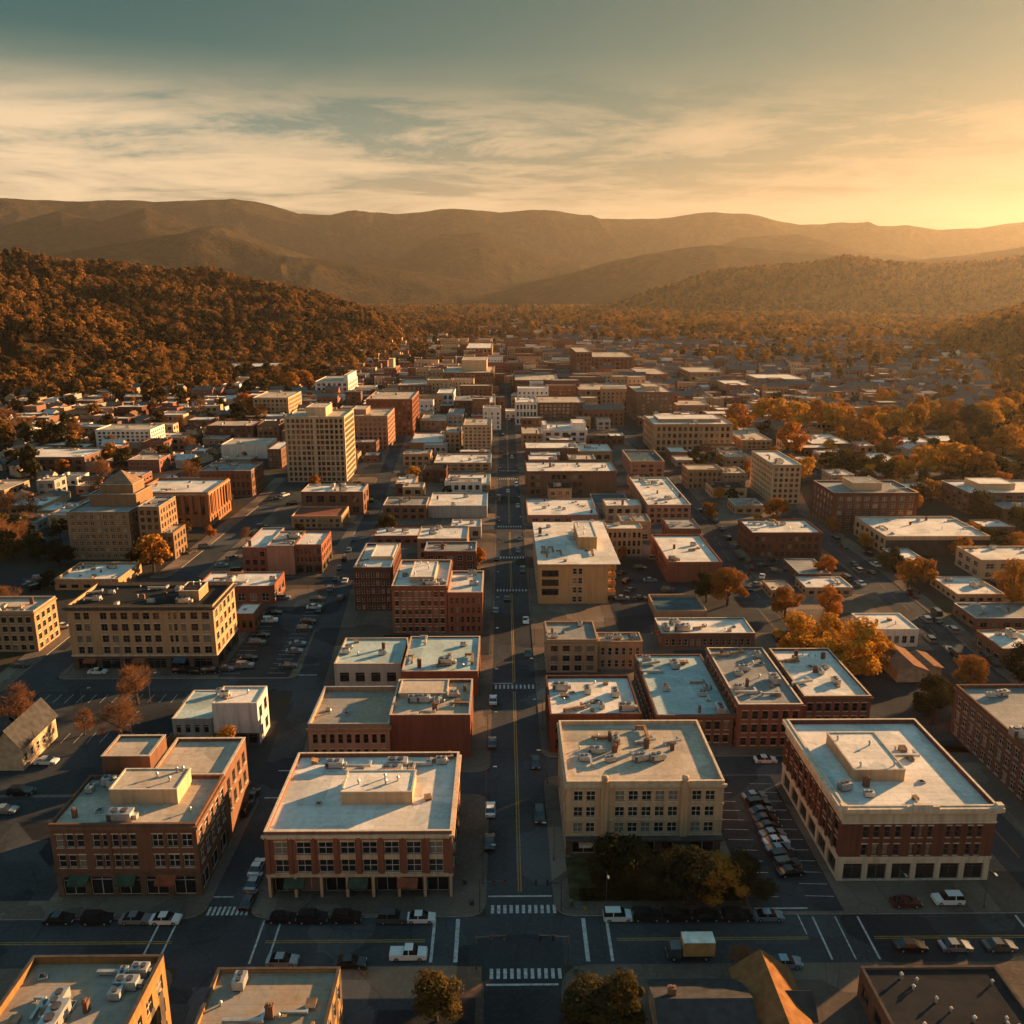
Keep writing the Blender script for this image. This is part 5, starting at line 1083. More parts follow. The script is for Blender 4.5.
PROTO = [(wl.mesh('wall', [HW[i % 4]]), rf.mesh('roof', [SH[(i*3) % 4], HW[i % 4]]), wn.mesh('window', [GLASS[0]]), ch) for i, (wl, rf, wn, ch) in enumerate(house_meshes(i, 0) for i in range(10))]
def clear(x, y, r=6):
    return not any(a-r < x < b_+r and c-r < y < e+r for a, b_, c, e in OCC)
HOUSES = []
def put_house(x, y, label, group):
    i = rnd.randrange(10); z = float(land(x, y)); root = empty('gabled_house', (x, y, z-.4), rnd.choice([0, 0, .2, -.3, 1.57])); tag(root, label % (('cream', 'pale', 'brick', 'tan')[i % 4], ('grey', 'dark', 'brown', 'pale tin')[(i*3) % 4]), 'house', group)
    put('wall', PROTO[i][0], root); r = put('roof', PROTO[i][1], root); put('chimney', UNITS['chimney'][0], r, PROTO[i][3]); s = rnd.uniform(.7, 1.05); root.scale = (s, s, s); HOUSES.append((x, y))
    OCC.append((x-8, x+8, y-20, y+5))

# ------------------------------------------------------------------ fill: lesser town buildings between the named ones
LAND = [(-97,450,'tall cream tower'), (-92,209,'tan hotel'), (-146,312,'art deco tower'), (-137,363,'pilastered hall'), (-82,540,'pink brick mid-rise'), (-75,600,'red mid-rise'), (-234,545,'white slab office'), (-176,680,'gridded apartment block'), (-33,830,'wide brown hotel'), (-15,528,'tan mid-rise'), (32,416,'long dark brick hall'),
        (42,650,'brown strip mid-rise'), (40,568,'white stepped block'), (114,538,'long beige courthouse'), (113,670,'brown apartment tower'), (129,404,'pale cubic block'), (103,313,'long-windowed red block'), (151,353,'brown penthouse office'), (160,320,'market hall'), (223,380,'balcony office'), (22,280,'overhanging-roof block'), (-40,262,'stepped-roof hotel'), (-75,295,'joined brick row'), (70,300,'split-level red shop'), (69,380,'joined brick shops'), (88,770,'tan low rise')]
USED = {}
def place_words(x, y):
    best = min(LAND, key=lambda p: math.hypot(p[0]-x, (p[1]-y)*.7)); dx, dy = x-best[0], y-best[1]
    rel = ('behind' if dy > 0 else 'in front of') if abs(dy)*.7 > abs(dx) else ('right of' if dx > 0 else 'left of')
    return '%s the %s' % (rel, best[2])
def unique(base): return base
def settle(roots):
    g = {}
    for r in roots: g.setdefault(r['label'], []).append(r)
    for lb, rs in g.items():
        if len(rs) < 2: continue
        rs.sort(key=lambda r: r.location.x/r.location.y)
        for i, r in enumerate(rs): r['label'] = ('leftmost ' if i == 0 else 'rightmost ' if i == len(rs)-1 else nth(i)+' from left ') + lb
FILLS = []
RT = random.Random(21); nfill = 0
FILLW = ['red', 'brown', 'darkred', 'tan', 'stone', 'pinkbrown', 'cream', 'grey', 'white', 'brown', 'tan']; FILLR = ['white', 'white', 'tan', 'grey', 'white', 'grey', 'dark']
def try_fill(x, y, w_, d, h, far=False):
    x0, x1, y0, y1 = x-w_/2, x+w_/2, y, y+d
    if any(a < x1 and b_ > x0 and c < y1 and e > y0 for a, b_, c, e in OCC): return False
    for px in (x0, x, x1):
        for py in (y0, (y0+y1)/2, y1):
            if road_gap(px, py) < 2.2: return False
    return True
WN = {'red':'red brick','brown':'brown brick','darkred':'dark brick','tan':'tan','stone':'beige','pinkbrown':'pinkish brick','cream':'cream','grey':'grey','white':'white'}
RN = {'white':'white','tan':'tan','grey':'grey','dark':'dark'}
for t in range(9000):
    if nfill >= 235: break
    y = RT.uniform(285, 760) if t < 7000 else RT.uniform(600, 980); hx = 175+ (y-285)*.16
    x = RT.uniform(-max(hx+20, .56*y), hx+20); w_ = RT.uniform(8, 19); d = RT.uniform(9, 18); h = RT.choice([3.6, 4.2, 5, 6, 7, 8]) + (RT.choice([0, 0, 3, 6]) if y > 520 and abs(x) < 150 else 0)
    if -95 < x < -62 and y < 350 or (-112 < x < -62 and 380 < y < 436) or (33 < x < 80 and y < 312) or (86 < x < 132 and y < 345) or (x < -120 and y < 335) or (y < 440 and x > 128 and rnd.random() < .6): continue
    if not try_fill(x, y, w_, d, h): continue
    wc = RT.choice(FILLW); rc = RT.choice(FILLR); fl = max(1, int(h/3.1)); k = 'low' if fl == 1 else 'two storey' if fl == 2 else 'mid-height'
    lb = '%s-roofed %s %s shop %s' % (RN[rc], k, WN[wc], place_words(x, y))
    FILLS.append(building(('shop_building', lb, x-w_/2, x+w_/2, y, y+d, h, wc, rc, fl, max(2, int(w_/3.3)) if y < 640 else 3, {'par': .4, 'hv': 3 if y < 500 else 1, 'group': 'lesser town buildings', 'blankside': y > 600}), True)[0])
    nfill += 1

settle(FILLS)
# suburbs: houses among the trees
nl = nr_ = 0
for t in range(4000):
    if nl < 100:
        y = RT.uniform(380, 780); x = -RT.uniform(.24, .62)*y
        if clear(x, y, 4) and road_gap(x, y) > 5 and (x < -165):
            put_house(x, y, 'small %s gabled house with %s roof among rusty trees on the lower left hillside', 'houses on the left hillside'); nl += 1
    if nr_ < 105:
        y = RT.uniform(500, 1150); x = RT.uniform(.19, .50)*y
        if clear(x, y, 4) and road_gap(x, y) > 5: put_house(x, y, 'small %s gabled house with %s roof among golden trees in the right suburbs', 'houses in the right suburbs'); nr_ += 1
# far suburb and far town: nobody could count these
def far_town():
    mb = MB(); rg = random.Random(5); n = 0
    for t in range(26000):
        if n > 3000: break
        y = rg.uniform(640, 1700)**1 if rg.random() < .55 else rg.uniform(1500, 3600) if rg.random() < .5 else rg.uniform(600, 1100); q = rg.random()
        x = rg.gauss(40, 60+y*.08) if q < .38 else (rg.uniform(.05, .56)*y if q < .80 else -rg.uniform(.08, .6)*y)
        if q >= .80 and y > 820: continue
        if not clear(x, y, 5) or road_gap(x, y) < 4: continue
        z = float(land(x, y))
        if z > 14: continue
        w_, d, h = rg.uniform(4, 10), rg.uniform(4, 8), rg.choice([4, 5, 6, 8]) if abs(x-20) > 110 or y > 1500 else rg.choice([5, 7, 9, 12, 15, 18]); m = rg.choice([0, 3, 3, 1, 5, 2, 0, 4, 3, 1])
        if abs(x-20) < 130 and y < 1500 or y > 1900: w_ *= 1.5; h *= 1.0
        nb = len(mb.v); mb.box(x-w_, x+w_, y-d, y+d, z-1, z+h, m, False, False); mb.quad((x-w_,y-d,z+h), (x+w_,y-d,z+h), (x+w_,y+d,z+h), (x-w_,y+d,z+h), 6+rg.randrange(3)); 
        if q > .38 and rg.random() < .75: gable_mesh(x-w_, x+w_, y-d, y+d, z+h, z+h+3, 'x', 9, m, mb)
        else: ring(mb, x-w_, x+w_, y-d, y+d, .4, z+h, z+h+.6, m)
        nwn = int(w_*2/3.4)
        for i in range(nwn):
            for zz in range(int(h/3.2)):
                xx = x-w_+(i+.5)*w_*2/nwn; mb.quad((xx-.6,y-d-.03,z+1+zz*3.2), (xx+.6,y-d-.03,z+1+zz*3.2), (xx+.6,y-d-.03,z+2.6+zz*3.2), (xx-.6,y-d-.03,z+2.6+zz*3.2), 10)
        n += 1; OCC.append((x-w_, x+w_, y-d, y+d))
    o = mb.build('distant_town', [WALL['red'], WALL['tan'], WALL['cream'], WALL['brown'], WALL['white'], WALL['stone'], ROOF['white'], ROOF['tan'], ROOF['grey'], SH[0], GLASS[0]])
    tag(o, 'distant roofs and walls of the far town and suburbs under the hills', 'town', None, 'stuff')
far_town()

# ------------------------------------------------------------------ trees
def leaf_mat(name, c1, c2):
    m = bpy.data.materials.new('leaves_'+name); m.use_nodes = True; nt = m.node_tree; nt.nodes.clear()
    out = N(nt, 'ShaderNodeOutputMaterial'); oi = N(nt, 'ShaderNodeObjectInfo'); g = N(nt, 'ShaderNodeNewGeometry')
    n = N(nt, 'ShaderNodeTexNoise', Scale=.45, Detail=3.0); L(nt, g.outputs['Position'], n.inputs['Vector'])
    n9 = N(nt, 'ShaderNodeTexNoise', Scale=.0075, Detail=5.0, Roughness=.6); L(nt, g.outputs['Position'], n9.inputs['Vector'])
    f = mth(nt, 'ADD', mth(nt, 'MULTIPLY', oi.outputs['Random'], .6), mth(nt, 'MULTIPLY', n.outputs['Fac'], .3))
    f = mth(nt, 'ADD', f, mth(nt, 'MULTIPLY_ADD', n9.outputs['Fac'], 2.3)); nt.nodes[-1].inputs[0].default_value = 0 if False else nt.nodes[-1].inputs[0].default_value
    [q for q in nt.nodes if q.type == 'MATH' and q.operation == 'MULTIPLY_ADD'][-1].inputs[2].default_value = -1.12
    c = ramp(nt, f, [(.1, c1), (.9, c2)])
    d = N(nt, 'ShaderNodeBsdfDiffuse'); t = N(nt, 'ShaderNodeBsdfTranslucent'); mx = N(nt, 'ShaderNodeMixShader'); mx.inputs[0].default_value = .30
    L(nt, c, d.inputs['Color']); L(nt, c, t.inputs['Color']); L(nt, d.outputs[0], mx.inputs[1]); L(nt, t.outputs[0], mx.inputs[2]); L(nt, mx.outputs[0], out.inputs['Surface']); return m
LEAF = {'gold': leaf_mat('gold', (.36,.16,.025), (.52,.26,.035)), 'amber': leaf_mat('amber', (.24,.10,.025), (.40,.18,.03)), 'orange': leaf_mat('orange', (.27,.09,.025), (.42,.16,.03)), 'bare': leaf_mat('rust', (.15,.075,.04), (.24,.115,.05)),
        'olive': leaf_mat('olive', (.035,.032,.013), (.10,.065,.02)), 'dark': leaf_mat('dark', (.022,.022,.011), (.055,.045,.02)), 'far': leaf_mat('far', (.022,.019,.012), (.29,.14,.04)), 'fargold': leaf_mat('fargold', (.04,.03,.013), (.38,.175,.03))}
BARK = simple('bark', (.07,.05,.04), .9)
def quads_mesh(name, P, A, Bv, mat):
    n = len(P); V = np.stack([P-A-Bv, P+A-Bv, P+A+Bv, P-A+Bv], 1).reshape(-1, 3)
    me = bpy.data.meshes.new(name); me.vertices.add(4*n); me.vertices.foreach_set('co', V.ravel().astype(np.float32)); me.loops.add(4*n); me.loops.foreach_set('vertex_index', np.arange(4*n, dtype=np.int32)); me.polygons.add(n); me.polygons.foreach_set('loop_start', np.arange(n, dtype=np.int32)*4); me.update(); me.materials.append(mat); return me
def unit(v): return v/(np.linalg.norm(v, axis=-1, keepdims=True)+1e-9)
def crown_mesh(name, n, leaf, seed, mat, rad=.36, bare=False, z0=.3):
    g = np.random.default_rng(seed); nb = 19; cen = []
    for i in range(nb):
        a = g.uniform(0, 6.28); t = g.uniform(.0, 1); zc = z0+.12+(1-z0-.26)*t; rr = rad*.86*math.sin(math.pi*min(1, .25+.62*t))*math.sqrt(g.uniform(.2, 1))*(1.15 if i % 4 == 0 else .9); cen.append((rr*math.cos(a), rr*math.sin(a), zc, g.uniform(.07, .18)))
    cen.append((g.uniform(-.06, .06), g.uniform(-.06, .06), .8, .16)); cen.append((0, 0, .55, .22)); cen = np.array(cen); pick = g.integers(0, len(cen), n); u = unit(g.normal(size=(n, 3)))
    rad_ = cen[pick, 3]*(g.uniform(.45, 1.08, n)); P = cen[pick, :3]+u*rad_[:, None]*np.array([1.1, 1.1, .85]); 
    nrm = unit(u*1.0+g.normal(size=(n, 3))*.36+np.array([0, 0, .2])); t1 = unit(np.cross(nrm, g.normal(size=(n, 3)))); t2 = np.cross(nrm, t1); s = leaf*g.uniform(.6, 1.25, n)[:, None]
    if bare: return quads_mesh(name, P, unit(u+g.normal(size=(n, 3))*.45)*s*3.0, t2*s*.11, mat)
    return quads_mesh(name, P, t1*s, t2*s*.75, mat)
def trunk_mesh(seed, k=6, bare=False):
    g = random.Random(seed); b = MB(); b.tube((0,0,-.03), (.01,0,.3), .03, .021, k); b.tube((.01,0,.3), (.0,.01,.7), .021, .008, k)
    for i in range(9 if bare else 6):
        a = i*2.4+g.random(); z = .22+.05*i; e = (.2*math.cos(a), .2*math.sin(a), z+.2); b.tube((.01,0,z), e, .013, .006, 5)
        for q in range(3 if bare else 1): aa = a+g.uniform(-.7, .7); b.tube(e, (e[0]+.13*math.cos(aa), e[1]+.13*math.sin(aa), e[2]+g.uniform(.08, .2)), .006, .002, 4)
    return b.mesh('trunk', [BARK])
TR = [trunk_mesh(i) for i in range(3)]; TRB = [trunk_mesh(9+i, 6, True) for i in range(2)]
CR = {}
for k in ('gold', 'amber', 'orange', 'olive', 'dark', 'bare'):
    CR[k] = {'near': [crown_mesh('crown', 8500 if k != 'bare' else 3000, .0145 if k != 'bare' else .019, 10+i, LEAF[k], .40, k == 'bare', .14 if k != 'bare' else .2) for i in range(2)], 'mid': [crown_mesh('crown', 1900 if k != 'bare' else 1300, .028 if k != 'bare' else .026, 30+i, LEAF[k], .42, k == 'bare', .13 if k != 'bare' else .2) for i in range(3)]}
TCOUNT = [0]; TLIST = []
def put_tree(x, y, h, k, label, group=None, wide=1.0):
    lod = 'near' if y < 260 else 'mid'; z = float(land(x, y)); root = empty('autumn_tree', (x, y, z), rnd.uniform(0, 6.28)); tag(root, label, 'tree', group)
    put('trunk', rnd.choice(TRB if k == 'bare' else TR), root); put('crown', rnd.choice(CR[k][lod]), root); root.scale = (h*wide, h*wide, h); TLIST.append(root); TCOUNT[0] += 1; OCC.append((x-h*.2, x+h*.2, y-h*.2, y+h*.2))
KW = {'gold': 'golden', 'amber': 'amber', 'orange': 'orange', 'olive': 'olive green', 'dark': 'dark green', 'bare': 'rusty half-bare'}
for x, y, h, k, lb in TREES:
    h = max(4, min(h, 22))
    put_tree(x, y, h, k, lb or unique('%s tree %s' % (KW[k], place_words(x, y))), None, 1.15)
T2 = random.Random(33)
for t in range(9000):
    if TCOUNT[0] >= 298: break
    y = T2.uniform(290, 760); q = T2.random(); x = T2.uniform(-.62, .62)*y
    if abs(x) < 100 and T2.random() < .85: continue
    if not clear(x, y, 1.5) or road_gap(x, y) < 1.5: continue
    left = x < 0; k = T2.choice(['bare', 'bare', 'orange', 'dark', 'olive', 'bare'] if left else ['gold', 'amber', 'amber', 'olive', 'orange', 'dark'])
    if abs(x) < 150: put_tree(x, y, T2.uniform(5, 8), k, unique('small %s street tree %s' % (KW[k], place_words(x, y))), 'street trees')
    else: put_tree(x, y, T2.uniform(8, 14), k, '%s tree among the houses of the %s suburbs' % (KW[k], 'left hillside' if left else 'right'), '%s trees of the %s suburbs' % (KW[k], 'left' if left else 'right'), 1.1)

settle([r for r in TLIST if 'suburbs' not in r['label']])
# the woods: one object, its trees instanced on points
def build_woods(side, leaf, label):
    pc = bpy.data.collections.new('woods_trees')
    for i in range(7):
        n = 420; cm = crown_mesh('wood_crown', n if i < 6 else 260, .062 if i < 6 else .05, 70+i, leaf if i != 5 else LEAF['dark'], (.44, .33, .52, .38, .47, .2, .42)[i], i == 6, .1); tm = MB(); tm.tube((0,0,-.1), (0,0,.6), .03, .012, 5); 
        # join trunk and crown in one prototype mesh
        V = [tuple(v.co) for v in cm.vertices]; F = [tuple(p.vertices) for p in cm.polygons]; k = len(V); me = bpy.data.meshes.new('wood_tree'); me.from_pydata(V+tm.v, [], F+[tuple(j+k for j in f) for f in tm.f]); me.materials.append(leaf if i != 5 else LEAF['dark']); me.materials.append(BARK); me.polygons.foreach_set('material_index', [0]*len(F)+[1]*len(tm.f))
        o = bpy.data.objects.new('wood_tree', me); pc.objects.link(o)
    g = np.random.default_rng(3); pts = []
    N0 = 470000; u = g.uniform(-.68, .68, N0); yy = np.sqrt(g.uniform(430**2, 4700**2, N0)); X = u*yy; Y = yy
    n1 = fbm(X/140, Y/140, 3, 11); Zl = land(X, Y)
    hill = np.clip(Zl/25, 0, 1); corridor = np.exp(-((X-40)/(130+Y*.09))**2)
    dens = np.clip(hill*1.0+np.clip((Y-900)/700, 0, 1)*.75 + np.where(X < 0, np.clip((-X-160)/60, 0, 1)*np.where(Y < 740, .45, .95), np.clip((X-250)/120, 0, 1)*.4), 0, 1)
    dens *= 1-.93*corridor*(Y < 1700)-.92*corridor*(Y >= 1700)
    sub = (X > 0)*np.clip(1.6-np.abs(X/Y-.30)/.22, 0, 1)*(Y < 3200)*(Y > 450); dens *= 1-.78*sub*(n1 < .60)
    dens *= np.where(n1 < .38, .4, 1.0)
    area = np.clip(dens, 0, 1)*np.where(Y < 1400, .46, np.where(Y < 2300, .38, np.where(Y < 3300, .36, .2))); keep = g.uniform(0, 1, N0) < area
    X, Y, Zl = X[keep], Y[keep], Zl[keep]
    keep = (X < 60) if side < 0 else (X >= 60); X, Y, Zl = X[keep], Y[keep], Zl[keep]
    ok = np.ones(len(X), bool)
    cell = {}
    for a, b_, c, e in OCC:
        for i in range(int(a//40), int(b_//40)+1):
            for j in range(int(c//40), int(e//40)+1): cell.setdefault((i, j), []).append((a, b_, c, e))
    for q in range(len(X)):
        if Y[q] < 2400:
            for a, b_, c, e in cell.get((int(X[q]//40), int(Y[q]//40)), ()):
                if a < X[q] < b_ and c-2 < Y[q] < e: ok[q] = False; break
            if ok[q] and Y[q] < 900 and road_gap(X[q], Y[q]) < 3: ok[q] = False
    X, Y, Zl = X[ok], Y[ok], Zl[ok]; n = len(X); print('woods', n)
    me = bpy.data.meshes.new('woods'); me.vertices.add(n); me.vertices.foreach_set('co', np.stack([X, Y, Zl-.3], -1).ravel().astype(np.float32))
    a = me.attributes.new('scl', 'FLOAT', 'POINT'); a.data.foreach_set('value', ((6.5+13*g.uniform(0, 1, n)**1.5)*(1+.7*np.clip((Y-1500)/2500, 0, 1))).astype(np.float32))
    a = me.attributes.new('rotz', 'FLOAT', 'POINT'); a.data.foreach_set('value', g.uniform(0, 6.28, n).astype(np.float32))
    o = put('woods', me); tag(o, label, 'woods', None, 'stuff')
    ng = bpy.data.node_groups.new('woods', 'GeometryNodeTree'); ng.interface.new_socket('Geometry', in_out='INPUT', socket_type='NodeSocketGeometry'); ng.interface.new_socket('Geometry', in_out='OUTPUT', socket_type='NodeSocketGeometry')
    gi = ng.nodes.new('NodeGroupInput'); go = ng.nodes.new('NodeGroupOutput'); ip = ng.nodes.new('GeometryNodeInstanceOnPoints'); ci = ng.nodes.new('GeometryNodeCollectionInfo'); ci.inputs['Collection'].default_value = pc; ci.inputs['Separate Children'].default_value = True; ci.inputs['Reset Children'].default_value = True
    ip.inputs['Pick Instance'].default_value = True; s = ng.nodes.new('GeometryNodeInputNamedAttribute'); s.data_type = 'FLOAT'; s.inputs['Name'].default_value = 'scl'; r = ng.nodes.new('GeometryNodeInputNamedAttribute'); r.data_type = 'FLOAT'; r.inputs['Name'].default_value = 'rotz'
    cx = ng.nodes.new('ShaderNodeCombineXYZ'); ri = ng.nodes.new('FunctionNodeRandomValue'); ri.data_type = 'INT'; ri.inputs[4].default_value = 0; ri.inputs[5].default_value = 6
    l = ng.links.new; l(gi.outputs[0], ip.inputs['Points']); l(ci.outputs[0], ip.inputs['Instance']); l(r.outputs[0], cx.inputs[2]); l(cx.outputs[0], ip.inputs['Rotation']); l(s.outputs[0], ip.inputs['Scale']); l(ri.outputs[2], ip.inputs['Instance Index']); l(ip.outputs[0], go.inputs[0])
    md = o.modifiers.new('woods', 'NODES'); md.node_group = ng
build_woods(-1, LEAF['far'], 'rusty autumn woods covering the left hills and the far valley')
build_woods(1, LEAF['fargold'], 'golden autumn woods covering the right hills and suburbs')

# ------------------------------------------------------------------ vehicles
PAINT = {}
def paint(c):
    col = {'white': (.60,.59,.57), 'black': (.012,.012,.014), 'silver': (.26,.27,.28), 'darkgrey': (.06,.062,.068), 'darkred': (.07,.014,.013), 'silverblue': (.2,.26,.32)}[c]
    if c not in PAINT:
        m, nt, b = new_mat('paint_'+c); b.inputs['Base Color'].default_value = (*col, 1); b.inputs['Roughness'].default_value = .28; b.inputs['Coat Weight'].default_value = .6
        if c in ('silver', 'silverblue'): b.inputs['Metallic'].default_value = .5
        PAINT[c] = m
    return PAINT[c]
TYRE = simple('tyre', (.02,.02,.02), .9); RIM = simple('rim', (.4,.4,.4), .35, .7); LIGHTW = simple('lamp_lens', (.7,.7,.66), .15); LIGHTR = simple('lamp_red', (.35,.015,.012), .2); CGL = glass('car_glass', (.012,.014,.016), .05)
def car_parts(kind):
    """car points along +Y; x half width"""
    D = {'sedan': (4.6, .9, 1.42, [(-2.3,.45),(-2.3,.85),(-1.5,.95),(1.0,.95),(2.2,.74),(2.3,.42)], (-1.75,-.95,.25,1.15)), 'suv': (4.7, .95, 1.72, [(-2.35,.5),(-2.35,1.05),(1.05,1.08),(2.2,.95),(2.35,.5)], (-2.3,-2.05,.35,1.1)),
         'van': (5.0, .98, 1.95, [(-2.5,.5),(-2.5,1.1),(1.6,1.1),(2.4,.9),(2.5,.5)], (-2.45,-2.35,1.0,1.9)), 'pickup': (5.5, .97, 1.8, [(-2.75,.6),(-2.75,1.1),(1.1,1.12),(2.6,1.0),(2.75,.55)], (-.75,-.55,.7,1.35))}[kind]
    ln, hw, ht, prof, (b0, b1, f1, f0) = D; body = MB(); gl = MB(); belt = max(p[1] for p in prof)
    P = [(-ln/2+.1,.25)]+prof+[(ln/2-.1,.25)]; n = len(P)
    for s in (-1, 1):
        pts = [(s*hw, y, z) for y, z in P]; body.poly(pts if s > 0 else pts[::-1])
    for i in range(n):
        (ya, za), (yb, zb) = P[i], P[(i+1) % n]; body.quad((hw,ya,za), (-hw,ya,za), (-hw,yb,zb), (hw,yb,zb))
    rw = hw*.78; body.quad((-rw,b1,ht), (rw,b1,ht), (rw,f1,ht), (-rw,f1,ht)); w0 = hw*.96; z0 = belt-.02
    lo = [(-w0,b0,z0), (w0,b0,z0), (w0,f0,z0), (-w0,f0,z0)]; hi = [(-rw,b1,ht), (rw,b1,ht), (rw,f1,ht), (-rw,f1,ht)]
    for i in range(4): j = (i+1) % 4; gl.quad(lo[i], lo[j], hi[j], hi[i])
    ym = (b1+f1)/2
    for s in (-1, 1): body.quad((s*w0*1.005,ym-.06,z0), (s*w0*1.005,ym+.06,z0), (s*(rw+.012),ym+.06,ht), (s*(rw+.012),ym-.06,ht))
    if kind == 'pickup': body.box(-hw*.8, hw*.8, -2.65, -.9, belt+.003, belt+.02)
    wh = MB(); k = 14
    for sx in (0,):
        for i in range(k):
            a, b_ = 2*math.pi*i/k, 2*math.pi*(i+1)/k
            wh.quad((-.11,.33*math.cos(a),.33*math.sin(a)), (.11,.33*math.cos(a),.33*math.sin(a)), (.11,.33*math.cos(b_),.33*math.sin(b_)), (-.11,.33*math.cos(b_),.33*math.sin(b_)), 0)
        for x in (-.11, .11):
            wh.poly([(x,.33*math.cos(2*math.pi*i/k),.33*math.sin(2*math.pi*i/k)) for i in range(k)], 0); wh.poly([(x*1.06,.19*math.cos(2*math.pi*i/k),.19*math.sin(2*math.pi*i/k)) for i in range(k)], 1)
    hl = MB(); hl.box(-.2,.2,-.02,.02,-.07,.07)
    return dict(body=body.mesh('body', [paint('white')]), windows=gl.mesh('window_glass', [CGL]), wheel=wh.mesh('wheel', [TYRE, RIM]), headlight=hl.mesh('headlight', [LIGHTW]), taillight=hl.mesh('taillight', [LIGHTR]), ln=ln, hw=hw)
CARK = {k: car_parts(k) for k in ('sedan', 'suv', 'van', 'pickup')}
def put_car(x, y, kind, col, hd, label, group):
    D = CARK[kind]; gz = .155 if road_gap(x, y) > .2 else .035
    root = empty('parked_car' if 'driving' not in label else 'car', (x, y, gz), -R(hd)); tag(root, label, {'sedan':'car','suv':'car','van':'van','pickup':'pickup truck'}[kind], group)
    b = put('body', D['body'], root); b.material_slots[0].link = 'OBJECT'; b.material_slots[0].material = paint(col); put('windows', D['windows'], root)
    for sy in (-1, 1):
        for sx in (-1, 1): put('wheel', D['wheel'], root, (sx*(D['hw']-.1), sy*D['ln']*.31, .33))
    if y < 210:
        for sx in (-1, 1): put('headlight', D['headlight'], root, (sx*D['hw']*.68, D['ln']/2, .66)); put('taillight', D['taillight'], root, (sx*D['hw']*.7, -D['ln']/2, .78))
CN = {'darkgrey': 'dark grey', 'darkred': 'dark red', 'silverblue': 'blue grey'}
cnt = {}
for x, y, kind, col, hd, row in CARS:
    base = '%s %s %s' % (CN.get(col, col), kind, row); key = row; cnt[key] = cnt.get(key, 0)+1
    n = sum(1 for c in CARS if c[5] == row); lb = base if n == 1 else '%s %s, %s in line %s' % (CN.get(col, col), kind, nth(cnt[key]-1), row)
    put_car(x, y, kind, col, hd, lb, None if n == 1 else 'vehicles '+row)
# box truck
root = empty('box_truck', (26.0, 107.6, .035), R(90)); tag(root, 'small box truck with dark cab and white-topped cargo box, sides coloured sunlit orange', 'truck')
b = MB(); b.box(-1.15, 1.15, -4.6, .0, 1.0, 3.25, 1, True, False); b.box(-1.17, 1.17, -4.62, .02, 3.25, 3.32, 0); b.build('cargo_box', [simple('cargo_white', (.62,.57,.5), .6), simple('cargo_sunlit_orange', (.52,.25,.09), .6)], root)  # low sun's orange on the sides is put into the cargo box colour
b = MB(); b.poly([(-1,.15,.5), (-1,2.2,.5), (-1,2.25,1.2), (-1,1.7,2.1), (-1,.15,2.15)][::-1]); b.poly([(1,.15,.5), (1,2.2,.5), (1,2.25,1.2), (1,1.7,2.1), (1,.15,2.15)])
for (ya, za), (yb, zb) in (((.15,2.15),(1.7,2.1)), ((1.7,2.1),(2.25,1.2)), ((2.25,1.2),(2.2,.5)), ((.15,.5),(.15,2.15))): b.quad((-1,ya,za), (1,ya,za), (1,yb,zb), (-1,yb,zb))
b.build('cab', [paint('darkgrey')], root); b = MB(); b.quad((-.85,1.79,2.02), (.85,1.79,2.02), (.85,2.24,1.3), (-.85,2.24,1.3)); b.build('windscreen', [CGL], root)
b = MB(); b.box(-.45, .45, -4.5, 1.9, .55, .95); b.build('chassis', [METALD], root)
for yy in (-3.4, 1.3):
    for sx in (-1, 1): o = put('wheel', CARK['suv']['wheel'], root, (sx*.95, yy, .42)); o.scale = (1.3, 1.27, 1.27)
for sx in (-1, 1): put('headlight', CARK['suv']['headlight'], root, (sx*.7, 2.24, .8))

# ------------------------------------------------------------------ street furniture
def lamp_meshes():
    p = MB(); p.cyl(0,0,0,.5,.16,.12,8); p.tube((0,0,.5), (0,0,7), .07,.05,8); a = MB(); a.tube((0,0,6.9), (1.6,0,7.3), .045,.035,6); h = MB(); h.box(1.4,2.1,-.14,.14,7.24,7.38); return p.mesh('pole', [METALD]), a.mesh('arm', [METALD]), h.mesh('lamp_head', [METAL])
LM = lamp_meshes()
def lamp(x, y, rz, label, z=.13):
    r = empty('street_lamp', (x, y, z), rz); tag(r, label, 'street lamp', 'street lamps of the town')
    for n, m in zip(('pole', 'arm', 'lamp_head'), LM): put(n, m, r)
for i, y in enumerate((124, 148, 170, 192, 218, 242, 266, 300, 330, 365, 400, 435)):
    lamp(ml-.6, y, 0, '%s street lamp from the crossroads on the left kerb of main street' % nth(i)); lamp(mr+.6, y+6, math.pi, '%s street lamp from the crossroads on the right kerb of main street' % nth(i))
for i, (x, y) in enumerate(((16, 117.5), (30, 117.5), (62, 117.5), (76, 117.5))): lamp(x, y, -math.pi/2, '%s lamp along the far cross street kerb right of the crossroads' % nth(i))
for i, (x, y) in enumerate(((-80, 170), (-96, 182), (-84, 190), (-118-6, 175))): lamp(x, y, .6, '%s lamp in the open lot before the tan hotel' % nth(i), .02)
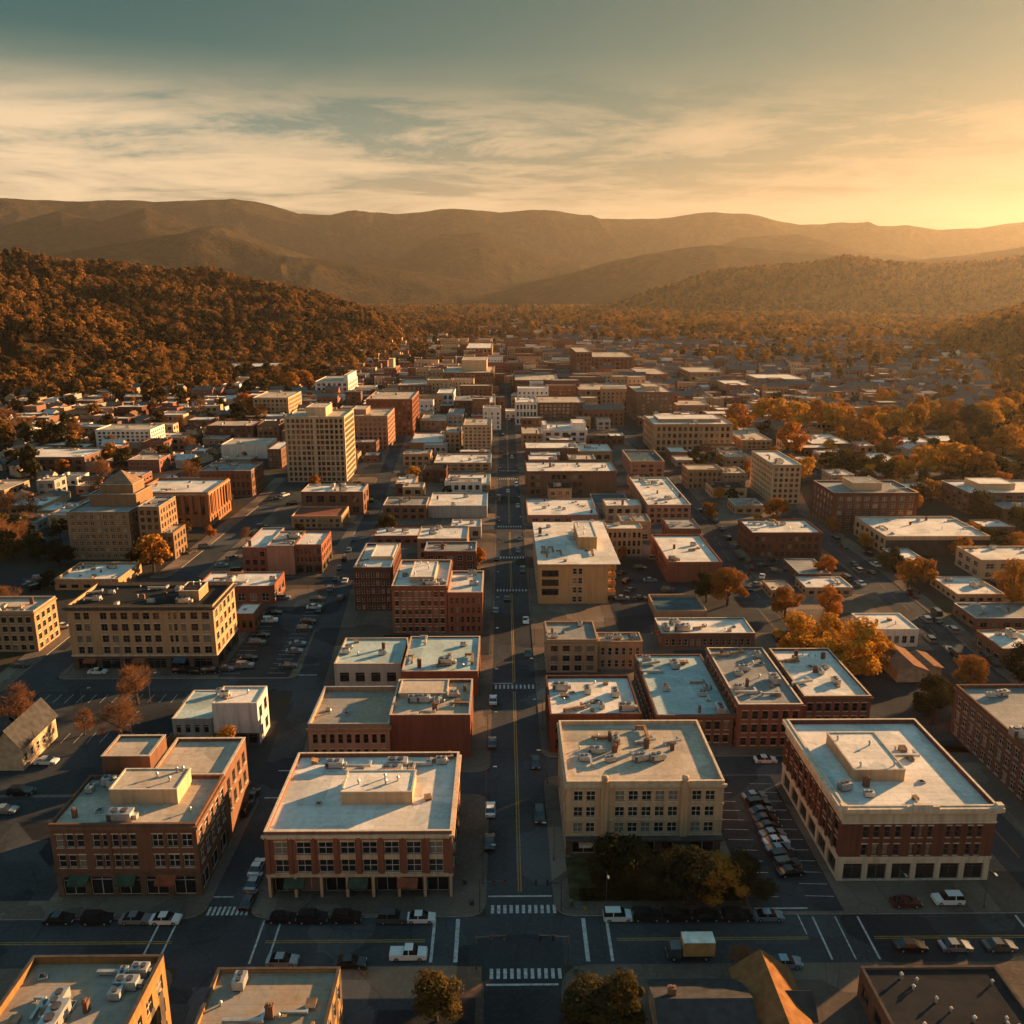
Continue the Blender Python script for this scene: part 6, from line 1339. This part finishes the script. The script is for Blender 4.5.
def signal(x, y, rz, label):
    r = empty('traffic_signal', (x, y, .13), rz); tag(r, label, 'traffic light', 'traffic signals at the crossroads')
    b = MB(); b.tube((0,0,0), (0,0,5.8), .1, .07, 8); b.build('pole', [METALD], r); b = MB(); b.tube((0,0,5.5), (4.2,0,5.8), .06, .04, 6); b.build('mast_arm', [METALD], r)
    for xx in (2.2, 4.0):
        b = MB(); b.box(xx-.17, xx+.17, -.16, .16, 4.9, 5.9); hd = b.build('signal_head', [simple('signal_black', (.02,.02,.02), .5)], r)
        for k, zz in enumerate((5.7, 5.4, 5.1)):
            l_ = MB(); l_.cyl(xx, 0, 0, .02, .1, k=10); o = MB(); o.poly([(xx+.11*math.cos(t), -.17, zz+.11*math.sin(t)) for t in np.linspace(0, 2*math.pi, 11)[:-1]]); o.build('lens', [[LIGHTR, simple('lens_amber', (.3,.15,.02), .3), simple('lens_green', (.02,.2,.1), .3)][k]], hd)
signal(ml-1.0, 117.2, 0, 'traffic signal mast on the far left corner of the crossroads'); signal(mr+1.0, 117.2, math.pi, 'traffic signal mast on the far right corner of the crossroads'); signal(ml-1.2, 105.2, 0, 'traffic signal mast on the near left corner of the crossroads'); signal(mr+1.2, 105.2, math.pi, 'traffic signal mast on the near right corner of the crossroads')
for i, (x, y, lb) in enumerate([(-5.2, 119, 'dark litter bin on the far left corner of the crossroads'), (10.6, 118.6, 'dark litter bin on the far right corner of the crossroads'), (12.8, 117.8, 'square planter box beside the far right corner crosswalk'), (-6.5, 124, 'dark litter bin up the left pavement from the crossroads'), (10.2, 104.5, 'dark litter bin on the near right corner of the crossroads'), (-20, 104.6, 'dark bench-sized box on the brick footpath before the lawn')]):
    b = MB(); r = empty('litter_bin' if 'bin' in lb else 'planter', (x, y, .13)); tag(r, lb, 'bin' if 'bin' in lb else 'planter'); b.cyl(0,0,0,.85,.32,.38,12); b.build('drum', [METALD if 'bin' in lb else RUSTY], r); b = MB(); b.cyl(0,0,.85,1.0,.42,.2,12); b.build('lid' if 'bin' in lb else 'soil', [METALD if 'bin' in lb else LAWN], r)
# clipped hedge before the stone block
hm = crown_mesh('hedge', 3000, .05, 99, LEAF['dark'], .4); 
g_ = np.random.default_rng(4); P = np.stack([g_.uniform(-12.5, 12.5, 9000), g_.uniform(-.7, .7, 9000), g_.uniform(.1, 1.5, 9000)], -1); nrm = unit(g_.normal(size=(9000, 3))); t1 = unit(np.cross(nrm, g_.normal(size=(9000, 3)))); 
o = put('hedge', quads_mesh('hedge', P, t1*.13, np.cross(nrm, t1)*.1, LEAF['dark']), None, (24.5, 120.4, .1)); tag(o, 'dark clipped hedge along the pavement of the stone block lawn', 'hedge')

# ------------------------------------------------------------------ air
def haze():
    mb = MB(); mb.box(-12900, 12900, -470, 12500, -6, 1080); m = bpy.data.materials.new('haze'); m.use_nodes = True; nt = m.node_tree; nt.nodes.clear()
    out = N(nt, 'ShaderNodeOutputMaterial'); v = N(nt, 'ShaderNodeVolumePrincipled'); v.inputs['Color'].default_value = (1, .93, .80, 1); v.inputs['Density'].default_value = HAZE_D; v.inputs['Anisotropy'].default_value = HAZE_G
    L(nt, v.outputs[0], out.inputs['Volume']);
    o = mb.build('haze', [m]); o['kind'] = 'stuff'; o['label'] = 'golden evening haze over the town and hills'
HAZE_D, HAZE_G = 1.6e-5, .56
haze()
